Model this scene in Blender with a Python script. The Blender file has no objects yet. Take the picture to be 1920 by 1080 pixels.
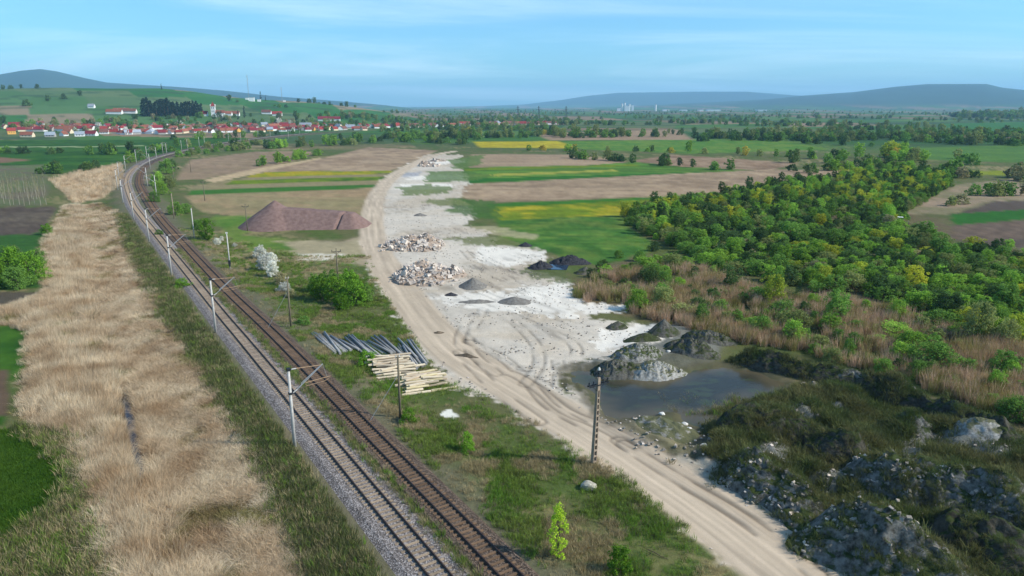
import bpy, bmesh, math, random
import numpy as np
from mathutils import Vector, Matrix

random.seed(7); rng = np.random.default_rng(7)
PI = math.pi
S = bpy.context.scene
COL = S.collection

# ------------------------------------------------------------------ camera
F, CX, CY, H = 1321.0, 960.0, 540.0, 35.0
PITCH = math.atan((540 - 198) / F)
cam = bpy.data.objects.new('camera', bpy.data.cameras.new('camera'))
COL.objects.link(cam)
cam.location = (0, 0, H)
cam.rotation_euler = (PI / 2 - PITCH, 0, 0)
cam.data.sensor_width = 36; cam.data.lens = F / 1920 * 36
cam.data.clip_start = 0.5; cam.data.clip_end = 200000
S.camera = cam
S.view_settings.view_transform = 'Standard'; S.view_settings.look = 'None'
S.view_settings.gamma = 1; S.view_settings.use_curve_mapping = False
S.view_settings.exposure = 0.08

# ------------------------------------------------------------------ sky and sun
SUN_EL = math.radians(38); SUN_AZ = math.radians(100)      # azimuth clockwise from +Y
W = bpy.data.worlds.new('World'); S.world = W; W.use_nodes = True
nt = W.node_tree; nt.nodes.clear()
def N(t, ty, **kw):
    n = t.nodes.new(ty)
    for k, v in kw.items(): setattr(n, k, v)
    return n
def math_node(t, op, a, b=None, clamp=False):
    n = N(t, 'ShaderNodeMath', operation=op, use_clamp=clamp)
    for i, v in enumerate((a, b)):
        if v is None: continue
        if isinstance(v, (int, float)): n.inputs[i].default_value = v
        else: t.links.new(v, n.inputs[i])
    return n.outputs[0]
def mix_col(t, fac, a, b, blend='MIX'):
    n = N(t, 'ShaderNodeMix', data_type='RGBA', blend_type=blend)
    for sock, v in ((n.inputs[0], fac), (n.inputs[6], a), (n.inputs[7], b)):
        if isinstance(v, (int, float)): sock.default_value = v
        elif isinstance(v, tuple): sock.default_value = v if len(v) == 4 else (*v, 1)
        else: t.links.new(v, sock)
    return n.outputs[2]
def ramp(t, fac, stops):
    n = N(t, 'ShaderNodeValToRGB')
    e = n.color_ramp.elements
    while len(e) < len(stops): e.new(0.5)
    for el, (p, c) in zip(e, stops):
        el.position = p; el.color = (*c, 1) if len(c) == 3 else c
    t.links.new(fac, n.inputs[0]); return n.outputs[0]
sky = N(nt, 'ShaderNodeTexSky', sky_type='NISHITA', sun_disc=False)
sky.sun_elevation = SUN_EL; sky.sun_rotation = SUN_AZ
sky.altitude = 300; sky.air_density = 1.0; sky.dust_density = 1.0; sky.ozone_density = 2.0
tc = N(nt, 'ShaderNodeTexCoord')
sep = N(nt, 'ShaderNodeSeparateXYZ'); nt.links.new(tc.outputs['Generated'], sep.inputs[0])
zc = math_node(nt, 'ADD', math_node(nt, 'MAXIMUM', sep.outputs[2], 0.0), 0.10)
comb = N(nt, 'ShaderNodeCombineXYZ')
nt.links.new(math_node(nt, 'DIVIDE', sep.outputs[0], zc), comb.inputs[0])
nt.links.new(math_node(nt, 'DIVIDE', sep.outputs[1], zc), comb.inputs[1])
mp = N(nt, 'ShaderNodeMapping'); mp.inputs['Scale'].default_value = (0.30, 0.62, 1); mp.inputs['Rotation'].default_value = (0, 0, 0.25)
mp.inputs['Location'].default_value = (0.35, 0.2, 0)
nt.links.new(comb.outputs[0], mp.inputs[0])
n1 = N(nt, 'ShaderNodeTexNoise'); n1.inputs['Scale'].default_value = 0.75; n1.inputs['Detail'].default_value = 7; n1.inputs['Roughness'].default_value = 0.58; n1.inputs['Distortion'].default_value = 0.6
nt.links.new(mp.outputs[0], n1.inputs['Vector'])
cl = N(nt, 'ShaderNodeMapRange', interpolation_type='SMOOTHSTEP'); cl.inputs['From Min'].default_value = 0.42; cl.inputs['From Max'].default_value = 0.80
cl.inputs['To Max'].default_value = 0.55
nt.links.new(n1.outputs[0], cl.inputs[0])
tint = mix_col(nt, 1.0, sky.outputs[0], (0.60, 1.06, 1.34), 'MULTIPLY')
skyc = mix_col(nt, cl.outputs[0], tint, (8.6, 10.0, 10.8))
bg = N(nt, 'ShaderNodeBackground'); bg.inputs[1].default_value = 0.14
nt.links.new(skyc, bg.inputs[0])
wo = N(nt, 'ShaderNodeOutputWorld'); nt.links.new(bg.outputs[0], wo.inputs[0])

sun = bpy.data.objects.new('sun', bpy.data.lights.new('sun', 'SUN')); COL.objects.link(sun)
sun.data.energy = 5.0; sun.data.angle = math.radians(0.53); sun.data.color = (1.0, 0.95, 0.87)
sd = Vector((math.sin(SUN_AZ) * math.cos(SUN_EL), math.cos(SUN_AZ) * math.cos(SUN_EL), math.sin(SUN_EL)))
sun.rotation_euler = sd.to_track_quat('Z', 'Y').to_euler(); sun.location = (200, -100, 300)

HAZE_D = 7.5e-5
C = S.cycles
C.use_denoising = True; C.max_bounces = 5; C.diffuse_bounces = 2; C.glossy_bounces = 2
C.transmission_bounces = 2; C.volume_bounces = 2; C.transparent_max_bounces = 4
C.use_adaptive_sampling = True; C.adaptive_threshold = 0.012

# ------------------------------------------------------------------ layout helpers
def ray(px, py):
    dx = (px - CX) / F; dy = -(py - CY) / F
    cp, sp = math.cos(PITCH), math.sin(PITCH)
    return dx, cp + dy * sp, -sp + dy * cp
def G(px, py, z=0.0):
    """where the sight line through that point of the photograph meets the level z"""
    d = ray(px, py); t = (z - H) / d[2]
    return d[0] * t, d[1] * t
def lin(c):
    c = np.asarray(c, float) / 255.0
    return np.where(c <= 0.04045, c / 12.92, ((c + 0.055) / 1.055) ** 2.4)
ALB = 1.12
def alb(r, g, b):                                    # surface colour from the tone it has in sunlight
    return np.clip(lin((r, g, b)) / ALB, 0, 0.85)

def vnoise(x, y, seed=0):
    xi = np.floor(x); yi = np.floor(y); fx = x - xi; fy = y - yi
    fx = fx * fx * (3 - 2 * fx); fy = fy * fy * (3 - 2 * fy)
    xi = xi.astype(np.int64); yi = yi.astype(np.int64)
    def h(i, j):
        n = (i * 374761393 + j * 668265263 + seed * 982451653) & 0xffffffff
        n = ((n ^ (n >> 13)) * 1274126177) & 0xffffffff
        return ((n ^ (n >> 16)) & 0xffff) / 65535.0
    return (h(xi, yi) * (1 - fx) + h(xi + 1, yi) * fx) * (1 - fy) + (h(xi, yi + 1) * (1 - fx) + h(xi + 1, yi + 1) * fx) * fy
def fbm(x, y, oct=4, seed=0, gain=0.5):
    x = np.asarray(x, float); y = np.asarray(y, float)
    s = 0; a = 1; t = 0
    for o in range(oct):
        s = s + a * vnoise(x * 2 ** o + 17.3 * o, y * 2 ** o - 9.1 * o, seed + o); t += a; a *= gain
    return s / t
def sstep(a, b, x):
    t = np.clip((x - a) / (b - a), 0, 1); return t * t * (3 - 2 * t)
def sdf(poly, x, y, margin=40.0):
    """signed distance to a polygon, positive inside"""
    P = np.asarray(poly, float); out = np.full(x.shape, -float(margin))
    m = (x > P[:, 0].min() - margin) & (x < P[:, 0].max() + margin) & (y > P[:, 1].min() - margin) & (y < P[:, 1].max() + margin)
    if not m.any(): return out
    X = x[m]; Y = y[m]; d2 = np.full(X.shape, 1e18); ins = np.zeros(X.shape, bool)
    for i in range(len(P)):
        ax, ay = P[i]; bx, by = P[(i + 1) % len(P)]
        ex, ey = bx - ax, by - ay; wx, wy = X - ax, Y - ay
        t = np.clip((wx * ex + wy * ey) / (ex * ex + ey * ey + 1e-12), 0, 1)
        d2 = np.minimum(d2, (wx - ex * t) ** 2 + (wy - ey * t) ** 2)
        if ay != by:
            c = ((ay > Y) != (by > Y)) & (X < (bx - ax) * (Y - ay) / (by - ay) + ax); ins ^= c
    d = np.sqrt(d2); out[m] = np.clip(np.where(ins, d, -d), -margin, None); return out
def pline(pts, x, y, margin=30.0):
    """distance, signed side distance and arc length to a polyline"""
    P = np.asarray(pts, float); D = np.full(x.shape, float(margin)); SG = np.full(x.shape, float(margin)); L = np.zeros(x.shape)
    m = (x > P[:, 0].min() - margin) & (x < P[:, 0].max() + margin) & (y > P[:, 1].min() - margin) & (y < P[:, 1].max() + margin)
    if not m.any(): return D, SG, L
    X = x[m]; Y = y[m]; bd = np.full(X.shape, float(margin)); bs = np.full(X.shape, float(margin)); bl = np.zeros(X.shape); acc = 0
    for i in range(len(P) - 1):
        ax, ay = P[i]; ex, ey = P[i + 1] - P[i]; ll = math.hypot(ex, ey)
        wx, wy = X - ax, Y - ay
        t = np.clip((wx * ex + wy * ey) / (ll * ll + 1e-12), 0, 1)
        d = np.hypot(wx - ex * t, wy - ey * t); u = d < bd
        side = np.sign(wx * ey - wy * ex)
        bd = np.where(u, d, bd); bs = np.where(u, d * side, bs); bl = np.where(u, acc + t * ll, bl); acc += ll
    D[m] = bd; SG[m] = bs; L[m] = bl; return D, SG, L
def spline(pts, step=3.0):
    P = [np.array(p, float) for p in pts]; P = [2 * P[0] - P[1]] + P + [2 * P[-1] - P[-2]]; out = []
    for i in range(1, len(P) - 2):
        a, b, c, d = P[i - 1:i + 3]; n = max(2, int(np.linalg.norm(c - b) / step))
        for k in range(n):
            t = k / n
            out.append(0.5 * ((2 * b) + (c - a) * t + (2 * a - 5 * b + 4 * c - d) * t * t + (3 * b - a - 3 * c + d) * t ** 3))
    out.append(P[-2]); return np.array(out)
def PX(*pts, z=0.0): return [G(a, b, z) for a, b in pts]

# ------------------------------------------------------------------ object helpers
def np_mesh(name, V, Fs, smooth=False, attrs=None):
    me = bpy.data.meshes.new(name); V = np.asarray(V, np.float32); Fs = np.asarray(Fs, np.int32)
    me.vertices.add(len(V)); me.vertices.foreach_set('co', V.ravel())
    m, k = Fs.shape; me.loops.add(m * k); me.loops.foreach_set('vertex_index', Fs.ravel())
    me.polygons.add(m); me.polygons.foreach_set('loop_start', np.arange(0, m * k, k, dtype=np.int32))
    me.polygons.foreach_set('use_smooth', np.full(m, smooth))
    for an, (ty, arr) in (attrs or {}).items():
        at = me.attributes.new(an, ty, 'POINT')
        if ty == 'FLOAT_COLOR':
            at.data.foreach_set('color', np.c_[arr, np.ones(len(arr))].astype(np.float32).ravel())
        elif ty == 'FLOAT_VECTOR': at.data.foreach_set('vector', np.asarray(arr, np.float32).ravel())
        else: at.data.foreach_set('value', np.asarray(arr, np.float32 if ty == 'FLOAT' else np.int32))
    me.update(calc_edges=True); return me
class MB:
    """collects quads and triangles into one mesh"""
    def __init__(s): s.v = []; s.f = []
    def box(s, c, size, rot=None, taper=1.0):
        i = len(s.v); a, b, d = [q / 2 for q in size]
        for z in (-1, 1):
            k = taper if z > 0 else 1
            for x, y in ((-1, -1), (1, -1), (1, 1), (-1, 1)):
                p = Vector((x * a * k, y * b * k, z * d))
                if rot is not None: p = rot @ p
                s.v.append(tuple(p + Vector(c)))
        for q in ((0, 3, 2, 1), (4, 5, 6, 7), (0, 1, 5, 4), (1, 2, 6, 5), (2, 3, 7, 6), (3, 0, 4, 7)): s.f.append([i + t for t in q])
        return s
    def tube(s, p, q, r0, r1=None, n=6, cap=True):
        r1 = r0 if r1 is None else r1; p = Vector(p); q = Vector(q); i = len(s.v)
        ax = (q - p).normalized(); u = ax.orthogonal().normalized(); w = ax.cross(u)
        for c, r in ((p, r0), (q, r1)):
            for k in range(n):
                a = 2 * PI * k / n; s.v.append(tuple(c + (u * math.cos(a) + w * math.sin(a)) * r))
        for k in range(n): s.f.append([i + k, i + (k + 1) % n, i + n + (k + 1) % n, i + n + k])
        if cap: s.f.append([i + k for k in range(n)][::-1]); s.f.append([i + n + k for k in range(n)])
        return s
    def path(s, pts, r, n=5):
        for k in range(len(pts) - 1):
            ra = r[k] if isinstance(r, list) else r; rb = r[k + 1] if isinstance(r, list) else r
            s.tube(pts[k], pts[k + 1], ra, rb, n, cap=(k in (0, len(pts) - 2)))
        return s
    def poly(s, pts): i = len(s.v); s.v += [tuple(p) for p in pts]; s.f.append(list(range(i, i + len(pts)))); return s
    def mesh(s, name, smooth=False):
        me = bpy.data.meshes.new(name); me.from_pydata(s.v, [], s.f); me.update()
        if smooth: me.polygons.foreach_set('use_smooth', np.ones(len(me.polygons), bool))
        return me
LABELS = {}
def add(name, me, mat=None, parent=None, loc=None, rotz=None):
    o = bpy.data.objects.new(name, me); COL.objects.link(o)
    if mat is not None and me is not None and len(me.materials) == 0: me.materials.append(mat)
    if parent is not None: o.parent = parent
    if loc is not None: o.location = loc
    if rotz is not None: o.rotation_euler[2] = rotz
    return o
def omat(o, mat):
    """own material on an object that shares its mesh"""
    o.material_slots[0].link = 'OBJECT'; o.material_slots[0].material = mat
def tag(o, label=None, cat=None, group=None, kind=None):
    if label: o['label'] = label; LABELS[label] = LABELS.get(label, 0) + 1
    if cat: o['category'] = cat
    if group: o['group'] = group
    if kind: o['kind'] = kind
    return o
def thing(name, label, cat, loc=(0, 0, 0), rotz=0.0, group=None):
    o = add(name, None, loc=loc, rotz=rotz); o.empty_display_size = 0.2
    return tag(o, label, cat, group)
def ordinal(n):
    return {1: 'first', 2: 'second', 3: 'third', 4: 'fourth', 5: 'fifth', 6: 'sixth', 7: 'seventh', 8: 'eighth', 9: 'ninth', 10: 'tenth'}.get(n, f"{n}{'th' if 10 < n % 100 < 14 else {1: 'st', 2: 'nd', 3: 'rd'}.get(n % 10, 'th')}")

# ------------------------------------------------------------------ materials
def new_mat(name):
    m = bpy.data.materials.new(name); m.use_nodes = True
    t = m.node_tree; b = t.nodes['Principled BSDF']; return m, t, b
def noise(t, scale, detail=4, rough=0.55, coord='Object', vec=None, stretch=None):
    if vec is None:
        c = N(t, 'ShaderNodeTexCoord'); vec = c.outputs[coord]
    if stretch:
        q = N(t, 'ShaderNodeMapping'); q.inputs['Scale'].default_value = stretch; t.links.new(vec, q.inputs[0]); vec = q.outputs[0]
    n = N(t, 'ShaderNodeTexNoise'); n.inputs['Scale'].default_value = scale; n.inputs['Detail'].default_value = detail; n.inputs['Roughness'].default_value = rough
    t.links.new(vec, n.inputs['Vector']); return n.outputs[0]
def plain(name, c, rough=0.8, var=0.25, scale=3.0, spec=0.2, bump=0.0, metal=0.0, rand=0.0, stretch=None, c2=None):
    m, t, b = new_mat(name); c = tuple(float(q) for q in c)
    n = noise(t, scale, 5, stretch=stretch)
    lo = tuple(q * (1 - var) for q in c); hi = tuple(min(q * (1 + var), 0.9) for q in (c2 if c2 is not None else c))
    col = ramp(t, n, [(0.3, lo), (0.7, hi)])
    if rand:
        oi = N(t, 'ShaderNodeObjectInfo')
        k = math_node(t, 'ADD', math_node(t, 'MULTIPLY', oi.outputs['Random'], 2 * rand), 1 - rand)
        cc = N(t, 'ShaderNodeCombineColor')
        for i in range(3): t.links.new(k, cc.inputs[i])
        col = mix_col(t, 1.0, col, cc.outputs[0], 'MULTIPLY')
    t.links.new(col, b.inputs['Base Color'])
    b.inputs['Roughness'].default_value = rough; b.inputs['Specular IOR Level'].default_value = spec; b.inputs['Metallic'].default_value = metal
    if bump:
        bp = N(t, 'ShaderNodeBump'); bp.inputs['Strength'].default_value = bump; bp.inputs['Distance'].default_value = 0.05
        t.links.new(noise(t, scale * 4, 4), bp.inputs['Height']); t.links.new(bp.outputs[0], b.inputs['Normal'])
    return m
def ground_mat(name='ground'):
    m, t, b = new_mat(name)
    a = N(t, 'ShaderNodeAttribute', attribute_name='Col'); am = N(t, 'ShaderNodeAttribute', attribute_name='amp')
    f1 = noise(t, 3.2, 6, 0.7); f2 = noise(t, 0.45, 5, 0.62); f3 = noise(t, 14.0, 3, 0.6)
    s = math_node(t, 'ADD', math_node(t, 'MULTIPLY', math_node(t, 'SUBTRACT', f1, 0.5), 1.5), math_node(t, 'MULTIPLY', math_node(t, 'SUBTRACT', f2, 0.5), 1.3))
    s = math_node(t, 'ADD', s, math_node(t, 'MULTIPLY', math_node(t, 'SUBTRACT', f3, 0.5), 0.9))
    k = math_node(t, 'MAXIMUM', math_node(t, 'ADD', math_node(t, 'MULTIPLY', s, am.outputs['Fac']), 1.0), 0.25)
    cc = N(t, 'ShaderNodeCombineColor')
    for i in range(3): t.links.new(k, cc.inputs[i])
    t.links.new(mix_col(t, 1.0, a.outputs['Color'], cc.outputs[0], 'MULTIPLY'), b.inputs['Base Color'])
    b.inputs['Roughness'].default_value = 0.95; b.inputs['Specular IOR Level'].default_value = 0.08
    bp = N(t, 'ShaderNodeBump'); bp.inputs['Distance'].default_value = 0.22
    t.links.new(math_node(t, 'MULTIPLY', am.outputs['Fac'], 1.0), bp.inputs['Strength'])
    t.links.new(math_node(t, 'ADD', f1, f2), bp.inputs['Height']); t.links.new(bp.outputs[0], b.inputs['Normal'])
    return m
def leaf_mat(name, c, c2=None, rand=0.25, trans=0.3, pos_scale=0.0, var=0.35, by_height=None):
    """foliage: colour differs from plant to plant and from leaf clump to leaf clump"""
    m = bpy.data.materials.new(name); m.use_nodes = True; t = m.node_tree; t.nodes.clear()
    c = tuple(float(q) for q in c); c2 = tuple(float(q) for q in (c2 if c2 is not None else c))
    oi = N(t, 'ShaderNodeObjectInfo'); geo = N(t, 'ShaderNodeNewGeometry')
    n = noise(t, 1.3, 4, 0.6)
    col = mix_col(t, oi.outputs['Random'], c, c2)
    if pos_scale:
        col = mix_col(t, ramp(t, noise(t, pos_scale, 4, 0.6, vec=geo.outputs['Position']), [(0.36, (0, 0, 0)), (0.64, (1, 1, 1))]), c, c2)
    k = math_node(t, 'ADD', math_node(t, 'MULTIPLY', math_node(t, 'SUBTRACT', n, 0.5), 2 * var), 1.0)
    w = N(t, 'ShaderNodeTexWhiteNoise', noise_dimensions='1D'); t.links.new(oi.outputs['Random'], w.inputs['W'])
    k = math_node(t, 'MULTIPLY', k, math_node(t, 'ADD', math_node(t, 'MULTIPLY', w.outputs['Value'], 2 * rand), 1 - rand))
    cc = N(t, 'ShaderNodeCombineColor')
    for i in range(3): t.links.new(k, cc.inputs[i])
    col = mix_col(t, 1.0, col, cc.outputs[0], 'MULTIPLY')
    d = N(t, 'ShaderNodeBsdfDiffuse'); tr = N(t, 'ShaderNodeBsdfTranslucent')
    t.links.new(col, d.inputs[0]); t.links.new(col, tr.inputs[0])
    mx = N(t, 'ShaderNodeMixShader'); mx.inputs[0].default_value = trans
    t.links.new(d.outputs[0], mx.inputs[1]); t.links.new(tr.outputs[0], mx.inputs[2])
    o = N(t, 'ShaderNodeOutputMaterial'); t.links.new(mx.outputs[0], o.inputs[0]); return m
# ------------------------------------------------------------------ lines of the place: tracks, road, pond
L_PX = [(870, 1135), (825, 1080), (707, 938), (601, 810), (459, 640), (410, 582), (319, 470), (257, 394), (246, 374), (238, 352), (236, 340), (241, 326), (255, 312), (274, 301), (302, 291), (345, 281), (395, 271), (470, 260), (560, 251), (700, 243)]
R_PX = [(1010, 1132), (958, 1080), (820, 938), (693, 810), (519, 632), (412, 530), (319, 430), (298, 405), (279, 377), (264, 351), (261, 340), (263, 326), (271, 313), (287, 303), (312, 293.5), (352, 283.2), (400, 273), (473, 262), (562, 252.6), (700, 244.3)]
RZ = 0.95
PL = spline(PX(*L_PX, z=RZ), 2.0); PR = spline(PX(*R_PX, z=RZ), 2.0)
ROAD = spline(PX((1560, 1130), (1470, 1065), (1300, 938), (1130, 828), (960, 724), (850, 655), (770, 565), (712, 480), (697, 420), (708, 365), (735, 333), (775, 308), (815, 291), (850, 284)), 3.0)
POND = PX((1050, 692), (1075, 684), (1112, 684), (1150, 702), (1230, 708), (1290, 686), (1350, 680), (1420, 690), (1482, 716), (1468, 736), (1400, 752), (1362, 782), (1330, 808), (1290, 800), (1262, 778), (1200, 784), (1150, 795), (1124, 775), (1110, 740), (1060, 716))
REEDS = PX((120, 386), (88, 440), (72, 480), (88, 545), (20, 575), (-120, 590), (-120, 612), (20, 608), (56, 622), (50, 700), (34, 792), (122, 818), (152, 880), (160, 940), (176, 1000), (196, 1050), (225, 1130), (585, 1130), (556, 1075), (520, 960), (486, 865), (432, 790), (388, 705), (345, 650), (302, 600), (305, 560), (268, 510), (240, 460), (222, 400), (190, 380))
REEDS_FAR = PX((95, 338), (150, 322), (228, 308), (232, 330), (222, 352), (190, 372), (140, 382))
DITCH = PX((226, 722), (234, 720), (247, 762), (258, 810), (268, 862), (270, 884), (262, 884), (250, 856), (241, 810), (232, 765))
YARD = PX((800, 290), (868, 290), (850, 306), (872, 322), (880, 345), (858, 372), (892, 398), (876, 424), (918, 438), (926, 458), (1030, 470), (1032, 484), (990, 500), (1062, 522), (1070, 560), (1168, 575), (1112, 592), (1205, 612), (1242, 640), (1190, 672), (1080, 682), (1046, 700), (1064, 724), (1112, 762), (1150, 806), (1262, 862), (1352, 908), (1466, 985), (1580, 1045), (1680, 1130), (1450, 1130), (1330, 1020), (1150, 880), (950, 762), (822, 706), (762, 622), (712, 540), (680, 450), (690, 390), (722, 330))
SPOIL = PX((1130, 800), (1200, 776), (1300, 800), (1360, 770), (1480, 735), (1540, 690), (1680, 720), (1800, 770), (1960, 830), (2300, 950), (2300, 1150), (1640, 1130), (1560, 1040), (1460, 970), (1330, 890), (1200, 840))
CLAY = PX((1060, 690), (1140, 660), (1220, 605), (1290, 610), (1360, 650), (1340, 680), (1280, 690), (1220, 712), (1140, 705))

HILL_P = [(-900, 190), (-400, 172), (0, 168), (120, 165), (180, 166), (300, 167), (360, 172), (400, 178), (470, 186), (560, 190), (640, 198), (700, 206), (750, 214)]
MTL_P = [(-1200, 190), (-500, 172), (-200, 150), (0, 140), (40, 133), (75, 130), (105, 134), (160, 147), (200, 155), (260, 159), (330, 163), (420, 170), (520, 181), (640, 190), (720, 197)]
MTF_P = [(900, 199), (980, 196), (1050, 188), (1100, 180), (1160, 174), (1300, 172), (1400, 172), (1480, 178), (1560, 184), (1700, 197)]
MTR_P = [(1180, 199), (1330, 192), (1440, 186), (1500, 180), (1600, 173), (1680, 163), (1740, 158), (1850, 158), (1880, 165), (1920, 169), (2200, 172), (2700, 190)]
def prof(P, R):
    a = []; z = []
    for px, py in P:
        d = ray(px, py); a.append(math.atan2(d[0], d[1])); z.append(H + R * d[2] / math.hypot(d[0], d[1]))
    a = [a[0] - 0.1] + a + [a[-1] + 0.04]; z = [0] + z + [0]
    return np.array(a), np.maximum(np.array(z), 0)
HP = prof(HILL_P, 2000.0); ML = prof(MTL_P, 9000.0); MF = prof(MTF_P, 15000.0); MR = prof(MTR_P, 10500.0)
def hills(x, y):
    r = np.hypot(x, y); ph = np.arctan2(x, y)
    hc = np.interp(ph, *HP); up = sstep(900, 2000, r); dn = 1 - sstep(2000, 4200, r)
    return hc * np.where(r < 2000, up, dn)
def mounts(x, y):
    r = np.hypot(x, y); ph = np.arctan2(x, y)
    out = []
    for P, R, w in ((ML, 9000., 3000.), (MF, 15000., 4000.), (MR, 10500., 4500.)):
        hc = np.interp(ph, *P); u = np.clip(1 - np.abs(r - R) / w, 0, 1); u = u * u * (3 - 2 * u)
        rel = 1 + 0.22 * (fbm(x / 900, y / 900, 4, 31) - 0.5) * (1 - u)
        out.append(hc * u * rel)
    return out
PLd, PRd = PL[::3], PR[::3]
def terrain(x, y):
    x = np.atleast_1d(np.asarray(x, float)); y = np.atleast_1d(np.asarray(y, float))
    r = np.hypot(x, y)
    z = 0.35 * (fbm(x / 14, y / 14, 4, 3) - 0.5) * (1 - sstep(250, 500, r))
    dl = pline(PLd, x, y, 26)[0]; dr = pline(PRd, x, y, 26)[0]; d = np.minimum(dl, dr)
    e = 1 - sstep(3.2, 9.0, d); z = z * (1 - e) + 0.62 * e
    z = z - 0.7 * sstep(0, 6, sdf(REEDS, x, y, 10)) - 0.7 * sstep(-1.5, 1.0, sdf(DITCH, x, y, 4))
    yd = sstep(-1, 4, sdf(YARD, x, y, 10)); z = z * (1 - 0.75 * yd) + yd * 0.22 * (fbm(x / 3.2, y / 3.2, 4, 8) - 0.5)
    rd = 1 - sstep(2.5, 4.5, pline(ROAD, x, y, 10)[0]); z = z * (1 - 0.7 * rd)
    sp = sstep(-1, 5, sdf(SPOIL, x, y, 10)); rg = 1 - np.abs(2 * fbm(x / 6.5, y / 6.5, 4, 12) - 1)
    z = z + sp * (1.9 * rg ** 2 - 0.75 + 0.5 * (fbm(x / 1.7, y / 1.7, 3, 5) - 0.5))
    cy = sstep(-1, 3, sdf(CLAY, x, y, 8)); z = z + cy * (0.5 * rg + 0.4 * (fbm(x / 1.5, y / 1.5, 3, 6) - 0.5))
    pd = sstep(-0.5, 3.5, sdf(POND, x, y, 8) + 2.6 * (fbm(x / 3, y / 3, 4, 9) - 0.5)); z = z * (1 - pd) - 0.9 * pd
    z = z + hills(x, y) * (1 + 0.05 * (fbm(x / 160, y / 160, 3, 21) - 0.5))
    m = mounts(x, y); return z + np.maximum(np.maximum(m[0], m[1]), m[2])
def zt(x, y): return float(terrain(x, y)[0])
TS = np.concatenate([np.arange(40, 400, 2.0), np.geomspace(400, 30000, 700)])
def GT(px, py):
    """the first ground point on the sight line through that point of the photograph"""
    d = ray(px, py); n = math.hypot(d[0], d[1]); X = d[0] / n * TS; Y = d[1] / n * TS; Z = H + d[2] / n * TS
    hit = np.nonzero(terrain(X, Y) > Z)[0]
    i = hit[0] if len(hit) else len(TS) - 1
    return float(X[i]), float(Y[i])

# ------------------------------------------------------------------ the ground: one sheet, cut along the edges of fields, road and yard
rr = [30.0]
while rr[-1] < 21500: rr.append(rr[-1] + min(rr[-1] ** 2 * 6.2e-5, 0.018 * rr[-1]))
rr = np.array(rr); aa = np.radians(np.linspace(-52, 52, 694))
RR, AA = np.meshgrid(rr, aa, indexing='ij')
gx = (RR * np.sin(AA)).ravel(); gy = (RR * np.cos(AA)).ravel(); gr = RR.ravel()
gz = terrain(gx, gy)
nv = len(gx)
GZG = gz.reshape(RR.shape); exact = terrain
def terrain(x, y):
    x = np.atleast_1d(np.asarray(x, float)); y = np.atleast_1d(np.asarray(y, float)); sh = x.shape; x = x.ravel(); y = y.ravel()
    fr_ = np.interp(np.hypot(x, y), rr, np.arange(len(rr))); fa_ = np.clip((np.arctan2(x, y) - aa[0]) / (aa[1] - aa[0]), 0, len(aa) - 1.001)
    i = np.minimum(fr_.astype(int), len(rr) - 2); j = fa_.astype(int); u_ = fr_ - i; v_ = fa_ - j
    return ((GZG[i, j] * (1 - v_) + GZG[i, j + 1] * v_) * (1 - u_) + (GZG[i + 1, j] * (1 - v_) + GZG[i + 1, j + 1] * v_) * u_).reshape(sh)
wn = fbm(gx / 5, gy / 5, 4, 40); wn2 = fbm(gx / 22, gy / 22, 4, 44); wf = fbm(gx / 1.1, gy / 1.1, 3, 47)
# rough grassland
olive = alb(98, 98, 60); green = alb(82, 96, 46); straw = alb(148, 132, 92)
t = sstep(0.38, 0.62, wn)[:, None]; gc = olive * (1 - t) + green * t
t = (sstep(0.52, 0.7, wn2) * sstep(0.35, 0.6, wf) * 0.8)[:, None]; gc = gc * (1 - t) + straw * t
amp = np.full(nv, 0.55)
# far plain: long strips of crops and ploughland
far = sstep(520, 800, gr)
u = gx / 190 + 0.9 * fbm(gx / 500, gy / 500, 3, 61); v = gy / (38 + gr * 0.035) + 0.6 * fbm(gx / 700, gy / 300, 3, 62)
cell = (np.floor(u).astype(np.int64) * 7349 + np.floor(v).astype(np.int64) * 9151) % 97
pal = np.array([alb(66, 104, 42), alb(84, 112, 50), alb(58, 92, 44), alb(128, 108, 82), alb(92, 104, 62), alb(74, 108, 46), alb(140, 118, 90), alb(70, 92, 52)])
fc = pal[cell % 8] * (0.85 + 0.3 * wn2)[:, None]
dark = alb(56, 78, 44); tk = sstep(0.52, 0.62, fbm(gx / 130, gy / 60, 4, 66))[:, None] * 0.7
fc = fc * (1 - tk) + dark * tk
gc = gc * (1 - far[:, None]) + fc * far[:, None]
# wooded and grassy hills
hz = hills(gx, gy); hm = sstep(2, 14, hz) * (gr < 4600)
hu = np.floor(np.arctan2(gx, gy) * 16 + 1.2 * fbm(gx / 600, gy / 600, 2, 71)); hv = np.floor(hz / 15 + 1.4 * fbm(gx / 420, gy / 420, 2, 72))
hp = np.array([alb(84, 116, 66), alb(62, 110, 50), alb(98, 116, 72), alb(76, 110, 58), alb(142, 126, 98), alb(54, 104, 46), alb(88, 112, 68)])
hcl = hp[((hu * 31 + hv * 17) % 7).astype(int)]; sc = sstep(0.56, 0.66, fbm(gx / 45, gy / 45, 4, 73))[:, None] * 0.75
hcl = hcl * (1 - sc) + alb(58, 84, 50) * sc
gc = gc * (1 - hm[:, None]) + hcl * hm[:, None]
mz = mounts(gx, gy); mzz = np.max(mz, axis=0); mm = sstep(8, 60, mzz)[:, None]
mc = alb(52, 74, 56) * (0.7 + 0.6 * fbm(gx / 500, gy / 500, 4, 81))[:, None]
gc = gc * (1 - mm) + mc * mm
zid = np.zeros(nv, np.int32)
ZONES = [('ground', 'rough green and straw coloured grassland of the valley floor', None)]
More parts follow.
